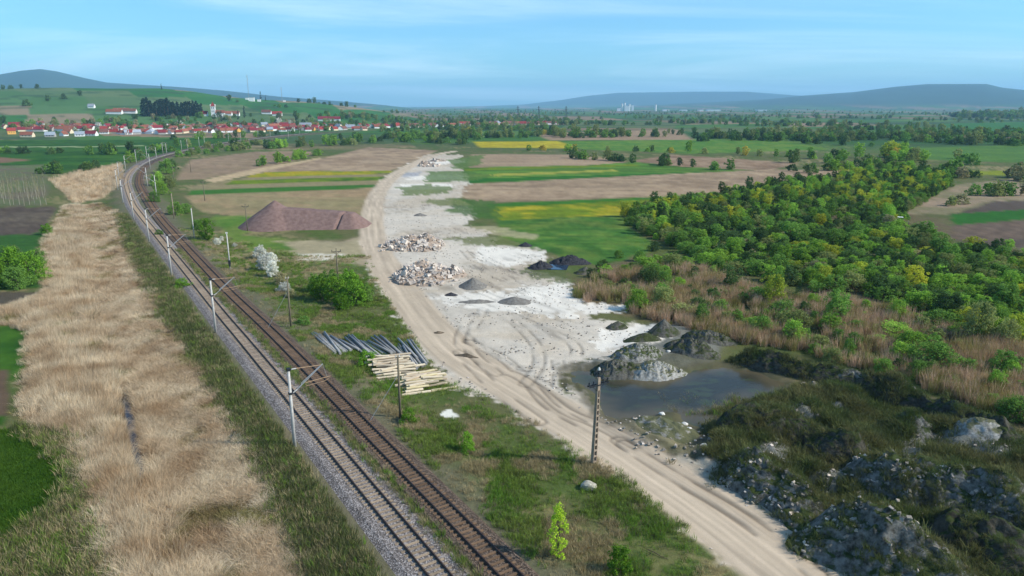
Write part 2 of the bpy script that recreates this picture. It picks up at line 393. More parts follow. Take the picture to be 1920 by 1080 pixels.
def zone(poly, col, w=0.6, wob=1.0, a=None, obj=None, label=None, cat=None, col2=None, mottle=0.35, fac=1.0, stripe=None, fine=.6):
    """paint a patch of ground; with obj it becomes a piece of the setting of its own"""
    global gc, amp
    s = sdf(poly, gx, gy, 30) + wob * 2 * (wn - 0.5) + wob * fine * (wf - 0.5)
    m = sstep(-w, w, s) * fac; k = m > 0
    if not k.any(): return
    c = np.asarray(col, float)[None, :] * np.ones((k.sum(), 1))
    if col2 is not None:
        q = sstep(0.36, 0.64, 0.55 * wn2[k] + 0.45 * wn[k])[:, None]; c = c * (1 - q) + np.asarray(col2) * q
    if stripe:                                           # drill rows and plough lines
        ang, per, st = stripe; q = (gx[k] * math.cos(ang) + gy[k] * math.sin(ang)) / per
        c = c * (1 + st * (vnoise(q, gx[k] * 0 + 3.0, 5) - 0.5))[:, None]
    c = c * (1 + mottle * (wn[k] - 0.5) + mottle * 0.7 * (wf[k] - 0.5))[:, None]
    gc[k] = gc[k] * (1 - m[k])[:, None] + c * m[k][:, None]
    if a is not None: amp[k] = amp[k] * (1 - m[k]) + a * m[k]
    if obj:
        ZONES.append((obj, label, cat)); zid[m > 0.5] = len(ZONES) - 1
GRN = alb(44, 82, 20); GRN2 = alb(62, 96, 26); SOIL = alb(148, 124, 97); SOIL2 = alb(162, 138, 108); DSOIL = alb(84, 72, 60)
YEL = alb(162, 146, 32); YG = alb(104, 122, 24); SAND = alb(190, 170, 144); PALE = alb(206, 193, 173); WHITE = alb(232, 222, 204)
REEDC = alb(140, 112, 80); OLV = alb(92, 98, 60)
# left side
zone(PX((-600, 264), (270, 262), (440, 258), (470, 262), (390, 276), (300, 292), (262, 300), (230, 308), (100, 326), (-600, 334)), GRN2, 4, 2, .3, 'green_field', 'long green crop field below the village, left of the railway', col2=GRN, stripe=(1.45, 6, .5))
zone(PX((-600, 276), (180, 274.5), (270, 272), (270, 273.2), (180, 276), (-600, 278)), alb(150, 158, 110), 1.5, .5)
zone(PX((-300, 296), (-20, 293), (60, 300), (-20, 308), (-300, 312)), alb(126, 98, 74), 3, 1)
zone(PX((-300, 318), (90, 308), (92, 352), (80, 386), (-300, 392)), alb(110, 100, 80), 1.5, 1.2, .5, col2=alb(96, 104, 66))
zone(PX((-300, 390), (108, 388), (84, 428), (60, 440), (-300, 444)), DSOIL, .5, .5, .35, 'ploughed_field', 'small dark ploughed plot beside the reed bed, below the leafless saplings', col2=alb(98, 86, 70), stripe=(1.3, .8, .4))
zone(PX((-300, 444), (60, 440), (95, 425), (80, 540), (-300, 560)), alb(52, 88, 32), 1, 1)
zone(PX((-300, 545), (85, 548), (20, 572), (-300, 590)), alb(84, 76, 62), .8, .8)
zone(PX((-300, 606), (54, 612), (50, 690), (20, 720), (12, 800), (-300, 800)), GRN, .6, .6, .3, 'green_field', 'narrow green crop strip at the left picture edge above a brown plot', col2=GRN2)
zone(PX((-300, 690), (14, 694), (18, 780), (-300, 800)), alb(98, 80, 62), .5, .5, .35)
zone(PX((-400, 800), (30, 806), (122, 816), (128, 880), (124, 930), (70, 985), (20, 1010), (-30, 1040), (-400, 1100)), GRN, .5, .5, .28, 'green_field', 'vivid green crop field in the lower left corner', col2=alb(58, 88, 24), mottle=.5, stripe=(-.55, .45, .35))
zone(PX((-200, 1062), (180, 1060), (220, 1140), (-200, 1160)), alb(62, 92, 40), .6, .8)
zone(PX((125, 820), (165, 900), (180, 1000), (240, 1140), (-100, 1140), (-60, 1040), (20, 1010), (110, 950)), alb(98, 100, 60), .8, 1.5, .5, col2=alb(128, 112, 78))
zone(PX((-100, 1066), (190, 1058), (230, 1140), (-100, 1140)), alb(66, 92, 38), .6, 1, .4)
zone(REEDS, REEDC, .8, 1.2, .5, 'reed_bed', 'strip of matted dry reeds', col2=alb(120, 100, 72))
zone(REEDS_FAR, alb(196, 168, 130), .8, 1, .4)
zone(DITCH, alb(40, 44, 54), .5, .3, .1)
# between the railway and the road
zone(PX((340, 318), (358, 300), (480, 284), (596, 284), (560, 300), (480, 318), (380, 336), (330, 338)), SOIL, 2, 1, .25, 'ploughed_field', 'brown ploughed field between the railway and a green hedge', col2=alb(136, 116, 88), stripe=(1.2, 3, .3))
zone(PX((380, 338), (490, 314), (600, 296), (606, 302), (480, 326), (400, 342)), alb(186, 160, 122), 1.5, 1)
zone(PX((492, 322), (600, 298), (690, 276), (822, 282), (800, 292), (768, 306), (736, 320)), SOIL, 2, 1, .25, 'ploughed_field', 'wide brown ploughed field left of where the dirt road ends', col2=SOIL2, stripe=(1.25, 4, .3))
zone(PX((470, 329), (500, 323), (736, 319), (734, 325), (460, 333)), YEL, .8, .6, .4, 'rapeseed_field', 'thin strip of yellow flowers below the ploughed field', col2=YG)
zone(PX((352, 350), (460, 333), (733, 326), (716, 350), (360, 372)), alb(138, 124, 88), 1, .8, .35)
zone(PX((440, 338), (730, 330), (724, 337), (420, 346)), GRN2, 1, .8, .3, col2=YG)
zone(PX((360, 356), (716, 345), (708, 352), (350, 366)), alb(60, 104, 34), 1, .8, .3)
zone(PX((345, 368), (706, 352), (694, 382), (690, 402), (470, 408), (380, 398)), alb(160, 134, 98), 1, 1, .3, 'ploughed_field', 'tan field strip behind the reddish gravel pile', col2=alb(138, 124, 86), stripe=(1.3, 2, .3))
zone(PX((400, 404), (470, 406), (460, 440), (560, 452), (660, 452), (688, 440), (690, 480), (660, 500), (600, 492), (540, 470), (470, 470), (420, 440)), alb(80, 116, 40), 1.5, 2, .4, col2=alb(104, 122, 52))
zone(PX((520, 452), (640, 450), (690, 440), (695, 500), (640, 492), (570, 486)), alb(176, 154, 126), 1.5, 2.5, .35, fac=.75)
zone(PX((560, 476), (640, 476), (630, 489), (566, 487)), alb(214, 204, 182), .8, 1.5, .3, fac=.8)
# right of the yard
zone(PX((884, 289), (1080, 290), (1182, 304), (1100, 310), (876, 314)), SOIL2, 2, 1, .25, 'ploughed_field', 'small brown ploughed field right of where the dirt road ends', col2=SOIL, stripe=(1.5, 4, .3))
zone(PX((870, 314), (1100, 310), (1185, 304), (1410, 318), (1270, 330), (868, 344)), alb(92, 124, 44), 1.5, .8, .3, 'green_field', 'banded green field between two brown fields, right of the yard', col2=alb(74, 112, 38), stripe=(1.5, 3, .6))
zone(PX((872, 316), (1190, 308), (1196, 311), (872, 320)), YG, 1, .6, .3)
zone(PX((874, 328), (1150, 318), (1160, 321), (874, 333)), alb(150, 148, 60), 1, .6, .3)
zone(PX((868, 336), (1200, 326), (1330, 322), (1330, 326), (1200, 331), (866, 344)), alb(44, 98, 26), 1, .5, .3)
zone(PX((1180, 302), (1260, 290), (1500, 306), (1446, 319), (1290, 314)), alb(134, 108, 82), 2, 1, .25, 'ploughed_field', 'dark brown field behind a dark hedge at mid distance', col2=SOIL, stripe=(1.5, 4, .3))
zone(PX((862, 346), (1240, 327), (1440, 318), (1630, 320), (1570, 344), (1400, 358), (1200, 370), (896, 381), (850, 362)), SOIL, 2, .8, .25, 'ploughed_field', 'broad brown ploughed field beyond the yellow flowering meadow', col2=SOIL2, stripe=(1.5, 2.5, .35))
zone(PX((912, 383), (1200, 371), (1400, 358), (1520, 362), (1360, 392), (1180, 402), (930, 414)), YG, 1, .8, .45, 'rapeseed_field', 'yellow flowering meadow between brown field and green meadow', col2=YEL, stripe=(1.5, 2, .4))
zone(PX((912, 382), (1200, 371), (1400, 358), (1404, 361), (1200, 375), (916, 390)), alb(58, 106, 28), .8, .6, .35)
zone(PX((930, 413), (1160, 404), (1180, 426), (1246, 458), (1240, 480), (1120, 498), (1050, 482), (1000, 466), (940, 446)), alb(66, 106, 38), 1, 1.5, .4, 'green_field', 'green meadow with ragged edge between the yard and the wood', col2=alb(96, 116, 46), mottle=.6, stripe=(1.4, 1.6, .4))
zone(PX((880, 425), (930, 425), (1010, 440), (1000, 448), (920, 440)), alb(170, 158, 120), .8, 1.5, .4, fac=.7)
zone(PX((888, 266), (1046, 264.5), (1092, 274), (1070, 278), (900, 277)), YEL, 3, 1, .3, 'rapeseed_field', 'bright yellow rapeseed field in the far middle of the plain', col2=alb(176, 160, 34))
zone(PX((1050, 265), (1260, 262), (1460, 263), (1560, 280), (1300, 288), (1090, 280)), alb(78, 118, 40), 4, 2, .3, 'green_field', 'long bright green field in the far middle of the plain', col2=alb(98, 122, 44))
zone(PX((1000, 250), (1270, 243), (1300, 262), (1030, 263)), alb(152, 128, 98), 5, 2, .3, 'ploughed_field', 'pale brown field beyond the far yellow one', col2=SOIL)
zone(PX((1700, 412), (1760, 402), (1960, 391), (1960, 409), (1760, 425)), alb(44, 96, 26), 1, .6, .3, 'green_field', 'narrow green strip between dark ploughed plots at the right picture edge')
zone(PX((1740, 426), (1960, 409), (2200, 420), (2200, 480), (1960, 470), (1800, 462)), alb(106, 88, 72), 1, .8, .35, 'ploughed_field', 'dark ploughed plot at the right picture edge, nearer of two', col2=alb(88, 76, 64), stripe=(1.5, 1.2, .4))
zone(PX((1780, 404), (1860, 378), (1960, 374), (1960, 391), (1770, 402)), alb(92, 80, 70), 1, .8, .3, 'ploughed_field', 'dark ploughed plot at the right picture edge, farther of two', col2=DSOIL)
zone(PX((1740, 322), (1960, 318), (2200, 320), (2200, 330), (1960, 327), (1760, 330)), alb(122, 130, 30), 2, 1, .3)
zone(PX((1700, 278), (1960, 270), (2300, 274), (2300, 312), (1960, 306), (1730, 300)), alb(86, 118, 44), 5, 2, .3, 'green_field', 'green meadow on the far right of the plain', col2=alb(72, 106, 42))
zone(PX((1760, 232), (2300, 222), (2300, 255), (1960, 252), (1790, 246)), alb(56, 104, 44), 12, 5, .3, 'green_field', 'deep green field under the dark wooded bluff')
# floor of the wood and the russet reeds in front of it
zone(PX((1060, 530), (1120, 500), (1240, 470), (1180, 420), (1260, 375), (1450, 345), (1640, 318), (1760, 350), (1800, 470), (2200, 500), (2300, 900), (1960, 830), (1800, 770), (1680, 720), (1540, 690), (1400, 660), (1300, 630), (1200, 600), (1090, 572)), alb(104, 92, 66), 1.5, 2.5, .5, col2=alb(82, 90, 46))
zone(PX((1690, 402), (1720, 380), (1800, 345), (1900, 335), (1960, 372), (1860, 378), (1780, 402)), alb(156, 134, 108), 1.5, 2, .4, col2=alb(120, 112, 80))
# spoil, clay, yard, road
zone(SPOIL, alb(58, 68, 38), 1, 1.6, .6, 'spoil_ground', 'dark overgrown spoil ground', col2=alb(92, 84, 66))
sl = sdf(SPOIL, gx, gy, 30); cl_ = sstep(0.52, 0.62, fbm(gx / 3, gy / 3, 4, 91)) * sstep(0, 3, sl) * 0.7
gc = gc * (1 - cl_[:, None]) + alb(134, 132, 124) * cl_[:, None]
CRUST = PX((1250, 856), (1330, 862), (1400, 902), (1470, 948), (1545, 990), (1600, 1040), (1660, 1110), (1560, 1110), (1480, 1010), (1380, 945), (1290, 892))
zone(CRUST, alb(204, 198, 186), .5, 1.2, .4, col2=alb(168, 158, 138), fine=1.6)
zone(CLAY, alb(120, 118, 106), .8, 1.2, .55, col2=alb(86, 84, 64))
zone(YARD, PALE, .8, 2.8, .3, 'quarry_yard', 'pale bare quarry yard', col2=alb(186, 170, 147), mottle=.36, fine=1.8)
zone(PX((1112, 770), (1150, 800), (1250, 850), (1330, 862), (1240, 790), (1180, 785)), alb(140, 128, 104), .8, 1, .5, col2=alb(112, 106, 78))
for P in (((808, 558), (880, 546), (960, 548), (1052, 534), (1112, 574), (1060, 592), (960, 582), (900, 586), (834, 572)),
          ((1124, 622), (1180, 612), (1232, 612), (1242, 634), (1176, 660), (1124, 652)),
          ((1056, 572), (1120, 566), (1168, 576), (1110, 592)), ((906, 462), (1030, 472), (1024, 484), (950, 500), (900, 490)),
          ((760, 305), (870, 300), (866, 306), (770, 312)), ((770, 330), (860, 328), (868, 336), (760, 338)), ((750, 345), (850, 344), (846, 354), (740, 356)),
          ((960, 540), (1060, 528), (1090, 552), (1000, 566))):
    zone(PX(*P), WHITE, .6, 2.6, .22, fac=.8, mottle=.2, fine=2.2)
for P, c in ((((840, 300), (905, 290), (900, 310), (850, 318)), alb(86, 110, 50)), (((800, 322), (872, 320), (930, 330), (880, 340), (800, 342)), alb(78, 108, 44)),
             (((745, 352), (800, 346), (856, 352), (830, 364), (760, 366)), alb(96, 112, 56)), (((850, 372), (930, 376), (940, 414), (880, 404), (840, 396)), alb(66, 98, 38)),
             (((830, 446), (930, 442), (1000, 460), (880, 460)), alb(104, 110, 62)), (((790, 375), (850, 372), (880, 384), (820, 386)), alb(108, 116, 66)),
             (((960, 505), (1060, 500), (1080, 530), (1000, 520)), alb(88, 98, 54)), (((735, 318), (770, 322), (765, 328), (740, 328)), alb(110, 110, 76))):
    zone(PX(*P), c, .8, 3.0, .45, fac=.85, fine=2.0)
zone(PX((752, 324), (792, 322), (784, 331), (756, 332)), alb(158, 158, 160), 1, 1, .1, fac=.8)
zone(PX((826, 768), (862, 768), (866, 776), (846, 782), (824, 780)), alb(222, 216, 198), .2, 1.3, .4, fine=2.2)
rdd, rds, rdl = pline(ROAD, gx, gy, 16)
w0 = 3.6 + 0.8 * (wn - 0.5); rm = (1 - sstep(w0 - .5, w0 + .8, rdd))
rc = SAND[None, :] * (1 + 0.34 * (vnoise(rds * 2.3, rdl * 0.06, 3) - 0.5) + 0.2 * (vnoise(rds * 5, rdl * 0.2, 4) - 0.5) + 0.16 * (wn - 0.5))[:, None]
rut = np.exp(-((np.abs(rds) - 1.0) / 0.35) ** 2); rc = rc * (1 + 0.10 * rut[:, None])
gc = gc * (1 - rm[:, None]) + rc * rm[:, None]; amp = amp * (1 - rm) + 0.14 * rm
ZONES.append(('dirt_road', 'sandy dirt road running beside the railway through the yard', None)); zid[rm > 0.5] = len(ZONES) - 1
edge = np.exp(-((rdd - 4.6 - 0.6 * (wn2 - .5)) / 0.45) ** 2) * (rds > 0) * (gr < 160)
gc = gc * (1 - 0.3 * (edge * sstep(.35, .6, wf))[:, None])
# curving tyre marks pressed into the yard
TY = [((900, 690), (960, 700), (1010, 730), (1060, 770), (1130, 800), (1220, 850)), ((880, 640), (940, 670), (985, 710), (1030, 760), (1100, 800)),
      ((905, 580), (895, 600), (880, 625), (884, 660), (930, 700)), ((890, 590), (870, 615), (862, 640), (880, 680)), ((960, 600), (1000, 640), (1010, 680), (985, 720)),
      ((1030, 620), (1070, 640), (1080, 665), (1040, 690), (980, 690)), ((870, 470), (900, 500), (950, 520), (980, 540)), ((880, 465), (905, 482), (960, 506), (1010, 516)),
      ((1044, 668), (1048, 700), (1046, 722)), ((1062, 706), (1070, 724), (1078, 740)), ((860, 660), (935, 735), (1010, 790)), ((1160, 826), (1250, 884), (1380, 960), (1540, 1065)), ((1170, 832), (1260, 892), (1390, 970), (1530, 1075))]
for k, P in enumerate(TY):
    d, s, l = pline(spline(PX(*P), 1.5), gx, gy, 5)
    q = np.exp(-((np.abs(d) - 0.85) / 0.24) ** 2) * sstep(0.25, 0.5, vnoise(l * 0.35, l * 0 + k, 70 + k))
    gc = gc * (1 - 0.42 * q[:, None]); gz = gz - 0.07 * q
ti = sdf(YARD, gx, gy, 12); q = sstep(.56, .7, vnoise(gx * 0.9 + 0.6 * gy, gy * 0.16 - gx * .1, 99)) * sstep(.4, .6, wn2) * sstep(0, 3, ti) * (1 - rm) * (gr < 260)
gc = gc * (1 - 0.25 * q[:, None])
# wet rim of the pond
pd = sdf(POND, gx, gy, 10) + 2.6 * (fbm(gx / 3, gy / 3, 4, 9) - 0.5)
q = (sstep(-1.6, -0.2, pd) * 0.75)[:, None]; gc = gc * (1 - q) + alb(88, 82, 64) * q; amp = amp * (1 - q[:, 0]) + .2 * q[:, 0]
# trackside: cinders and dry grass
dT = np.minimum(pline(PLd, gx, gy, 20)[0], pline(PRd, gx, gy, 20)[0])
q = ((1 - sstep(3, 8, dT + 3 * (wn - .5))) * 0.7)[:, None]; gc = gc * (1 - q) + alb(112, 104, 84) * q
for nm, lb, msk in (('hillside', 'green grassy hillside behind the village', (hz > 6) & (gr < 4600)), ('mountain', 'blue mountain with a rounded top behind the village hill', (mz[0] > 20)),
                    ('mountain', 'pale blue flat-topped mountain far off in the middle', (mz[1] > 15)), ('mountain', 'long blue mountain on the right skyline', (mz[2] > 15))):
    ZONES.append((nm, lb, None)); zid[msk] = len(ZONES) - 1
GM = ground_mat()
nr, nc = RR.shape
idx = np.arange(nv).reshape(nr, nc)
Q = np.stack([idx[:-1, :-1], idx[:-1, 1:], idx[1:, 1:], idx[1:, :-1]], -1).reshape(-1, 4)[:, ::-1]
fz = zid[Q[:, 0]]
GV = np.c_[gx, gy, gz]
for k, (nm, lb, cat) in enumerate(ZONES):
    q = Q[fz == k]
    if len(q) == 0: continue
    us, inv = np.unique(q, return_inverse=True)
    me = np_mesh(nm, GV[us], inv.reshape(-1, 4), True, {'Col': ('FLOAT_COLOR', gc[us]), 'amp': ('FLOAT', amp[us])})
    tag(add(nm, me, GM), lb, None, None, 'structure')
# the rest of the plain, beside and behind the viewpoint
bv = []; bf = []
br = [0, 30, 60, 120, 300, 800, 2500, 8000, 21500]; ba = np.radians(np.linspace(52, 308, 49))
for r_ in br[1:]:
    for a_ in ba: bv.append((r_ * math.sin(a_), r_ * math.cos(a_), -0.02))
for i in range(len(br) - 2):
    for j in range(48): bf.append((i * 49 + j, (i + 1) * 49 + j, (i + 1) * 49 + j + 1, i * 49 + j + 1))
bi = len(bv); inner = [(30 * math.sin(a_), 30 * math.cos(a_), -0.02) for a_ in np.radians(np.arange(0, 360, 8))]
me = np_mesh('ground', np.array(bv), np.array(bf)[:, ::-1], True, {'Col': ('FLOAT_COLOR', np.tile(green, (len(bv), 1))), 'amp': ('FLOAT', np.full(len(bv), .5))})
tag(add('ground', me, GM), 'grassland beside and behind the viewpoint', None, None, 'structure')
iv = np.array([(0, 0, -0.02)] + inner); k = len(inner)
me = np_mesh('ground', iv, np.array([(0, 1 + (i + 1) % k, 1 + i) for i in range(k)])[:, ::1], True, {'Col': ('FLOAT_COLOR', np.tile(green, (len(iv), 1))), 'amp': ('FLOAT', np.full(len(iv), .5))})
tag(add('ground', me, GM), 'grassland under the viewpoint', None, None, 'structure')

# pond and ditch water
def water(poly, z, name, label, c, rough=0.06, grow=2.0):
    c0 = np.mean(poly, 0); P = [tuple(np.array(p) + (np.array(p) - c0) / np.linalg.norm(np.array(p) - c0) * grow) for p in poly]
    mb = MB(); mb.poly([(x, y, z) for x, y in P]); m, t, b = new_mat(name)
    n = noise(t, 0.35, 4, 0.6); t.links.new(ramp(t, n, [(0.35, tuple(c)), (0.7, tuple(q * 1.9 for q in c))]), b.inputs['Base Color'])
    b.inputs['Roughness'].default_value = rough; b.inputs['IOR'].default_value = 1.33
    bp = N(t, 'ShaderNodeBump'); bp.inputs['Strength'].default_value = 0.12; bp.inputs['Distance'].default_value = 0.03
    t.links.new(noise(t, 2.5, 3), bp.inputs['Height']); t.links.new(bp.outputs[0], b.inputs['Normal'])
    return tag(add(name, mb.mesh(name), m), label, None, None, 'structure')
P_ = np.asarray(POND); qx, qy = np.meshgrid(np.linspace(P_[:, 0].min() - 3, P_[:, 0].max() + 3, 150), np.linspace(P_[:, 1].min() - 3, P_[:, 1].max() + 3, 120), indexing='ij'); sh = qx.shape; qx = qx.ravel(); qy = qy.ravel()
dd_ = sdf(POND, qx, qy, 6) + 2.6 * (fbm(qx / 3, qy / 3, 4, 9) - .5); mud = np.clip(1 - sstep(0.3, 5.0, dd_ + 4 * (fbm(qx / 6, qy / 4, 4, 19) - .5)), 0, 1)[:, None]
wc = np.array((.032, .034, .024)) * (1 - mud) + np.array((.095, .078, .045)) * mud; wg = sstep(.55, .7, fbm(qx / 2.2, qy / 1.2, 4, 29))[:, None] * .6; wc = wc * (1 - wg) + np.array((.05, .065, .03)) * wg
ii = np.arange(len(qx)).reshape(sh); Fq = np.stack([ii[:-1, :-1], ii[1:, :-1], ii[1:, 1:], ii[:-1, 1:]], -1).reshape(-1, 4); Fq = Fq[(dd_[Fq] > -2).all(1)]; us, inv = np.unique(Fq, return_inverse=True)
me = np_mesh('pond', np.c_[qx, qy, np.full(len(qx), -.28)][us], inv.reshape(-1, 4), True, {'Col': ('FLOAT_COLOR', wc[us])}); m, t, b = new_mat('pond_water'); at_ = N(t, 'ShaderNodeAttribute', attribute_name='Col'); t.links.new(at_.outputs['Color'], b.inputs['Base Color'])
b.inputs['Roughness'].default_value = .12; b.inputs['IOR'].default_value = 1.33; b.inputs['Specular IOR Level'].default_value = .28; bp = N(t, 'ShaderNodeBump'); bp.inputs['Strength'].default_value = .25; bp.inputs['Distance'].default_value = .04; t.links.new(noise(t, 3.0, 4), bp.inputs['Height']); t.links.new(bp.outputs[0], b.inputs['Normal'])
tag(add('pond', me, m), 'dark shallow pond between the yard and the spoil ground', None, None, 'structure')
water(DITCH, -1.0, 'ditch_water', 'strip of dark water showing in the reed bed', (0.02, 0.025, 0.035), grow=.2)
water(PX((1030, 497), (1066, 498), (1062, 507), (1028, 506)), 0.16, 'puddle', 'small blue puddle between two dark heaps', (0.015, 0.03, 0.05), grow=.1)
# ------------------------------------------------------------------ railway
def ballast_mat(name, ca, cb):
    m, t, b = new_mat(name)
    vo = N(t, 'ShaderNodeTexVoronoi'); vo.inputs['Scale'].default_value = 9.0
    c = N(t, 'ShaderNodeTexCoord'); t.links.new(c.outputs['Object'], vo.inputs['Vector'])
    sp = N(t, 'ShaderNodeSeparateColor'); t.links.new(vo.outputs['Color'], sp.inputs[0])
    f = math_node(t, 'ADD', math_node(t, 'MULTIPLY', sp.outputs[0], 0.6), math_node(t, 'MULTIPLY', noise(t, 0.8, 4), 0.4))
    t.links.new(ramp(t, f, [(0.2, tuple(ca * 0.55)), (0.5, tuple(ca)), (0.8, tuple(cb))]), b.inputs['Base Color'])
    b.inputs['Roughness'].default_value = 0.95; b.inputs['Specular IOR Level'].default_value = 0.1
    bp = N(t, 'ShaderNodeBump'); bp.inputs['Strength'].default_value = 1.0; bp.inputs['Distance'].default_value = 0.06
    t.links.new(vo.outputs['Distance'], bp.inputs['Height']); t.links.new(bp.outputs[0], b.inputs['Normal']); return m
GRAVEL = ballast_mat('grey_ballast', alb(124, 114, 106), alb(178, 168, 160))
RUSTG = ballast_mat('brown_ballast', alb(92, 78, 66), alb(128, 110, 94))
RAILM = plain('rusty_rail', alb(58, 40, 30), 0.55, 0.3, 2.0, 0.4)
SLEEP_C = plain('concrete_sleeper', alb(156, 136, 112), 0.9, 0.25, 6.0, 0.15, rand=0.22)
SLEEP_W = plain('weathered_sleeper', alb(118, 94, 72), 0.9, 0.3, 6.0, 0.15, rand=0.25)
def resample(P, step):
    d = np.r_[0, np.cumsum(np.linalg.norm(np.diff(P, axis=0), axis=1))]; s = np.arange(0, d[-1], step)
    return np.c_[np.interp(s, d, P[:, 0]), np.interp(s, d, P[:, 1])], s
def frames(P):
    T = np.gradient(P, axis=0); T /= np.linalg.norm(T, axis=1)[:, None]; return T, np.c_[T[:, 1], -T[:, 0]]
def sweep(P, prof_, name, smooth=False):
    """prof_: closed list of (side, height)"""
    T, Nn = frames(P); k = len(prof_)
    V = np.concatenate([np.c_[P[:, 0] + Nn[:, 0] * a, P[:, 1] + Nn[:, 1] * a, np.full(len(P), b)] for a, b in prof_]).reshape(k, len(P), 3).transpose(1, 0, 2).reshape(-1, 3)
    Fs = [(i * k + j, i * k + (j + 1) % k, (i + 1) * k + (j + 1) % k, (i + 1) * k + j) for i in range(len(P) - 1) for j in range(k)]
    return np_mesh(name, V, np.array(Fs), smooth)
def railway(P, ball, sl, label, blabel, bed):
    Pb, _ = resample(P, 1.5)
    hw0, hw1 = bed
    me = sweep(Pb, [(-hw1[0], 0.30), (-hw0, 0.84), (-0.9, 0.87), (0.9, 0.87), (hw0, 0.84), (hw1[1], 0.30)], 'ballast_bed', False)
    tag(add('ballast_bed', me, ball), blabel, None, None, 'structure')
    tr = thing('railway_track', label, 'railway track')
    Pr, _ = resample(P, 0.75)
    for sgn in (-1, 1):
        T, Nn = frames(Pr); Q_ = Pr + Nn * sgn * 0.7525
        me = sweep(Q_, [(-0.07, 0.90), (-0.07, 0.94), (-0.03, 1.0), (-0.045, 1.08), (0.045, 1.08), (0.03, 1.0), (0.07, 0.94), (0.07, 0.90)], 'rail')
        add('rail', me, RAILM, tr)
    Ps, s = resample(P, 0.62); T, Nn = frames(Ps)
    mb = MB(); mb.v = []; L_, w_ = 1.25, 0.13
    prf = [(-L_, 0.17), (-0.95, 0.19), (-0.55, 0.20), (-0.3, 0.185), (0.3, 0.185), (0.55, 0.20), (0.95, 0.19), (L_, 0.17)]
    for x_, h_ in prf:
        mb.v += [(x_, -w_, 0), (x_, -w_ * .8, h_), (x_, w_ * .8, h_), (x_, w_, 0)]
    for i in range(len(prf) - 1):
        for a_, b_ in ((0, 1), (1, 2), (2, 3)): mb.f.append([i * 4 + a_, i * 4 + b_, i * 4 + 4 + b_, i * 4 + 4 + a_][::-1])
    mb.f += [[0, 1, 2, 3], [28, 31, 30, 29]]
    sm = mb.mesh('sleeper'); ang = np.arctan2(Nn[:, 1], Nn[:, 0]); first = [i for i in range(len(Ps)) if Ps[i, 1] > 38][:300]
    for i in first:
        o = add('sleeper', sm, sl, tr, (Ps[i, 0], Ps[i, 1], 0.74), ang[i] + random.gauss(0, .008))
    bv = np.array(mb.v)[:, :]; V = []; Fq = []; bf = [f for f in mb.f if len(f) == 4]; n = 0
    for i in range(first[-1] + 1, len(Ps)):
        if Ps[i, 1] > 420: break
        c, s_ = math.cos(ang[i]), math.sin(ang[i])
        V.append(np.c_[bv[:, 0] * c - bv[:, 1] * s_ + Ps[i, 0], bv[:, 0] * s_ + bv[:, 1] * c + Ps[i, 1], bv[:, 2] + 0.74]); Fq.append(np.array(bf) + n); n += len(bv)
    o = add('sleepers', np_mesh('sleepers', np.concatenate(V), np.concatenate(Fq)), sl, tr); o['kind'] = 'stuff'
    return tr
railway(PL, GRAVEL, SLEEP_C, 'railway track on grey ballast, nearer the reed bed', 'bed of grey ballast stones under the left track', (1.9, (3.6, 2.9)))
railway(PR, RUSTG, SLEEP_W, 'rusty brown railway track, nearer the dirt road', 'bed of rust-brown ballast under the right track', (1.75, (2.3, 2.6)))

# ------------------------------------------------------------------ masts and poles
CONC = plain('pale_concrete', alb(196, 190, 180), 0.85, 0.18, 3.0, 0.2, bump=0.1)
CONC_D = plain('weathered_concrete', alb(158, 140, 120), 0.88, 0.25, 2.0, 0.2, bump=0.1)
STEEL = plain('galvanised_tube', alb(176, 176, 172), 0.45, 0.15, 3.0, 0.4, metal=0.3)
BROWNTUBE = plain('brown_tube', alb(178, 146, 112), 0.6, 0.15, 3.0, 0.3)
DARK = plain('dark_fitting', alb(36, 40, 44), 0.6, 0.2, 5.0, 0.4)
WOOD = plain('weathered_pole_wood', alb(118, 108, 88), 0.85, 0.3, 2.0, 0.15, stretch=(6, 6, .6))
PORC = plain('insulator', alb(228, 222, 210), 0.3, 0.1, 5.0, 0.5)
WIREM = plain('wire_metal', alb(70, 66, 62), 0.5, 0.1, 5.0, 0.4)
def near_dir(P, x, y):
    i = int(np.argmin(np.hypot(P[:, 0] - x, P[:, 1] - y))); i = min(max(i, 1), len(P) - 2)
    t = P[i + 1] - P[i - 1]; return P[i], t / np.linalg.norm(t)
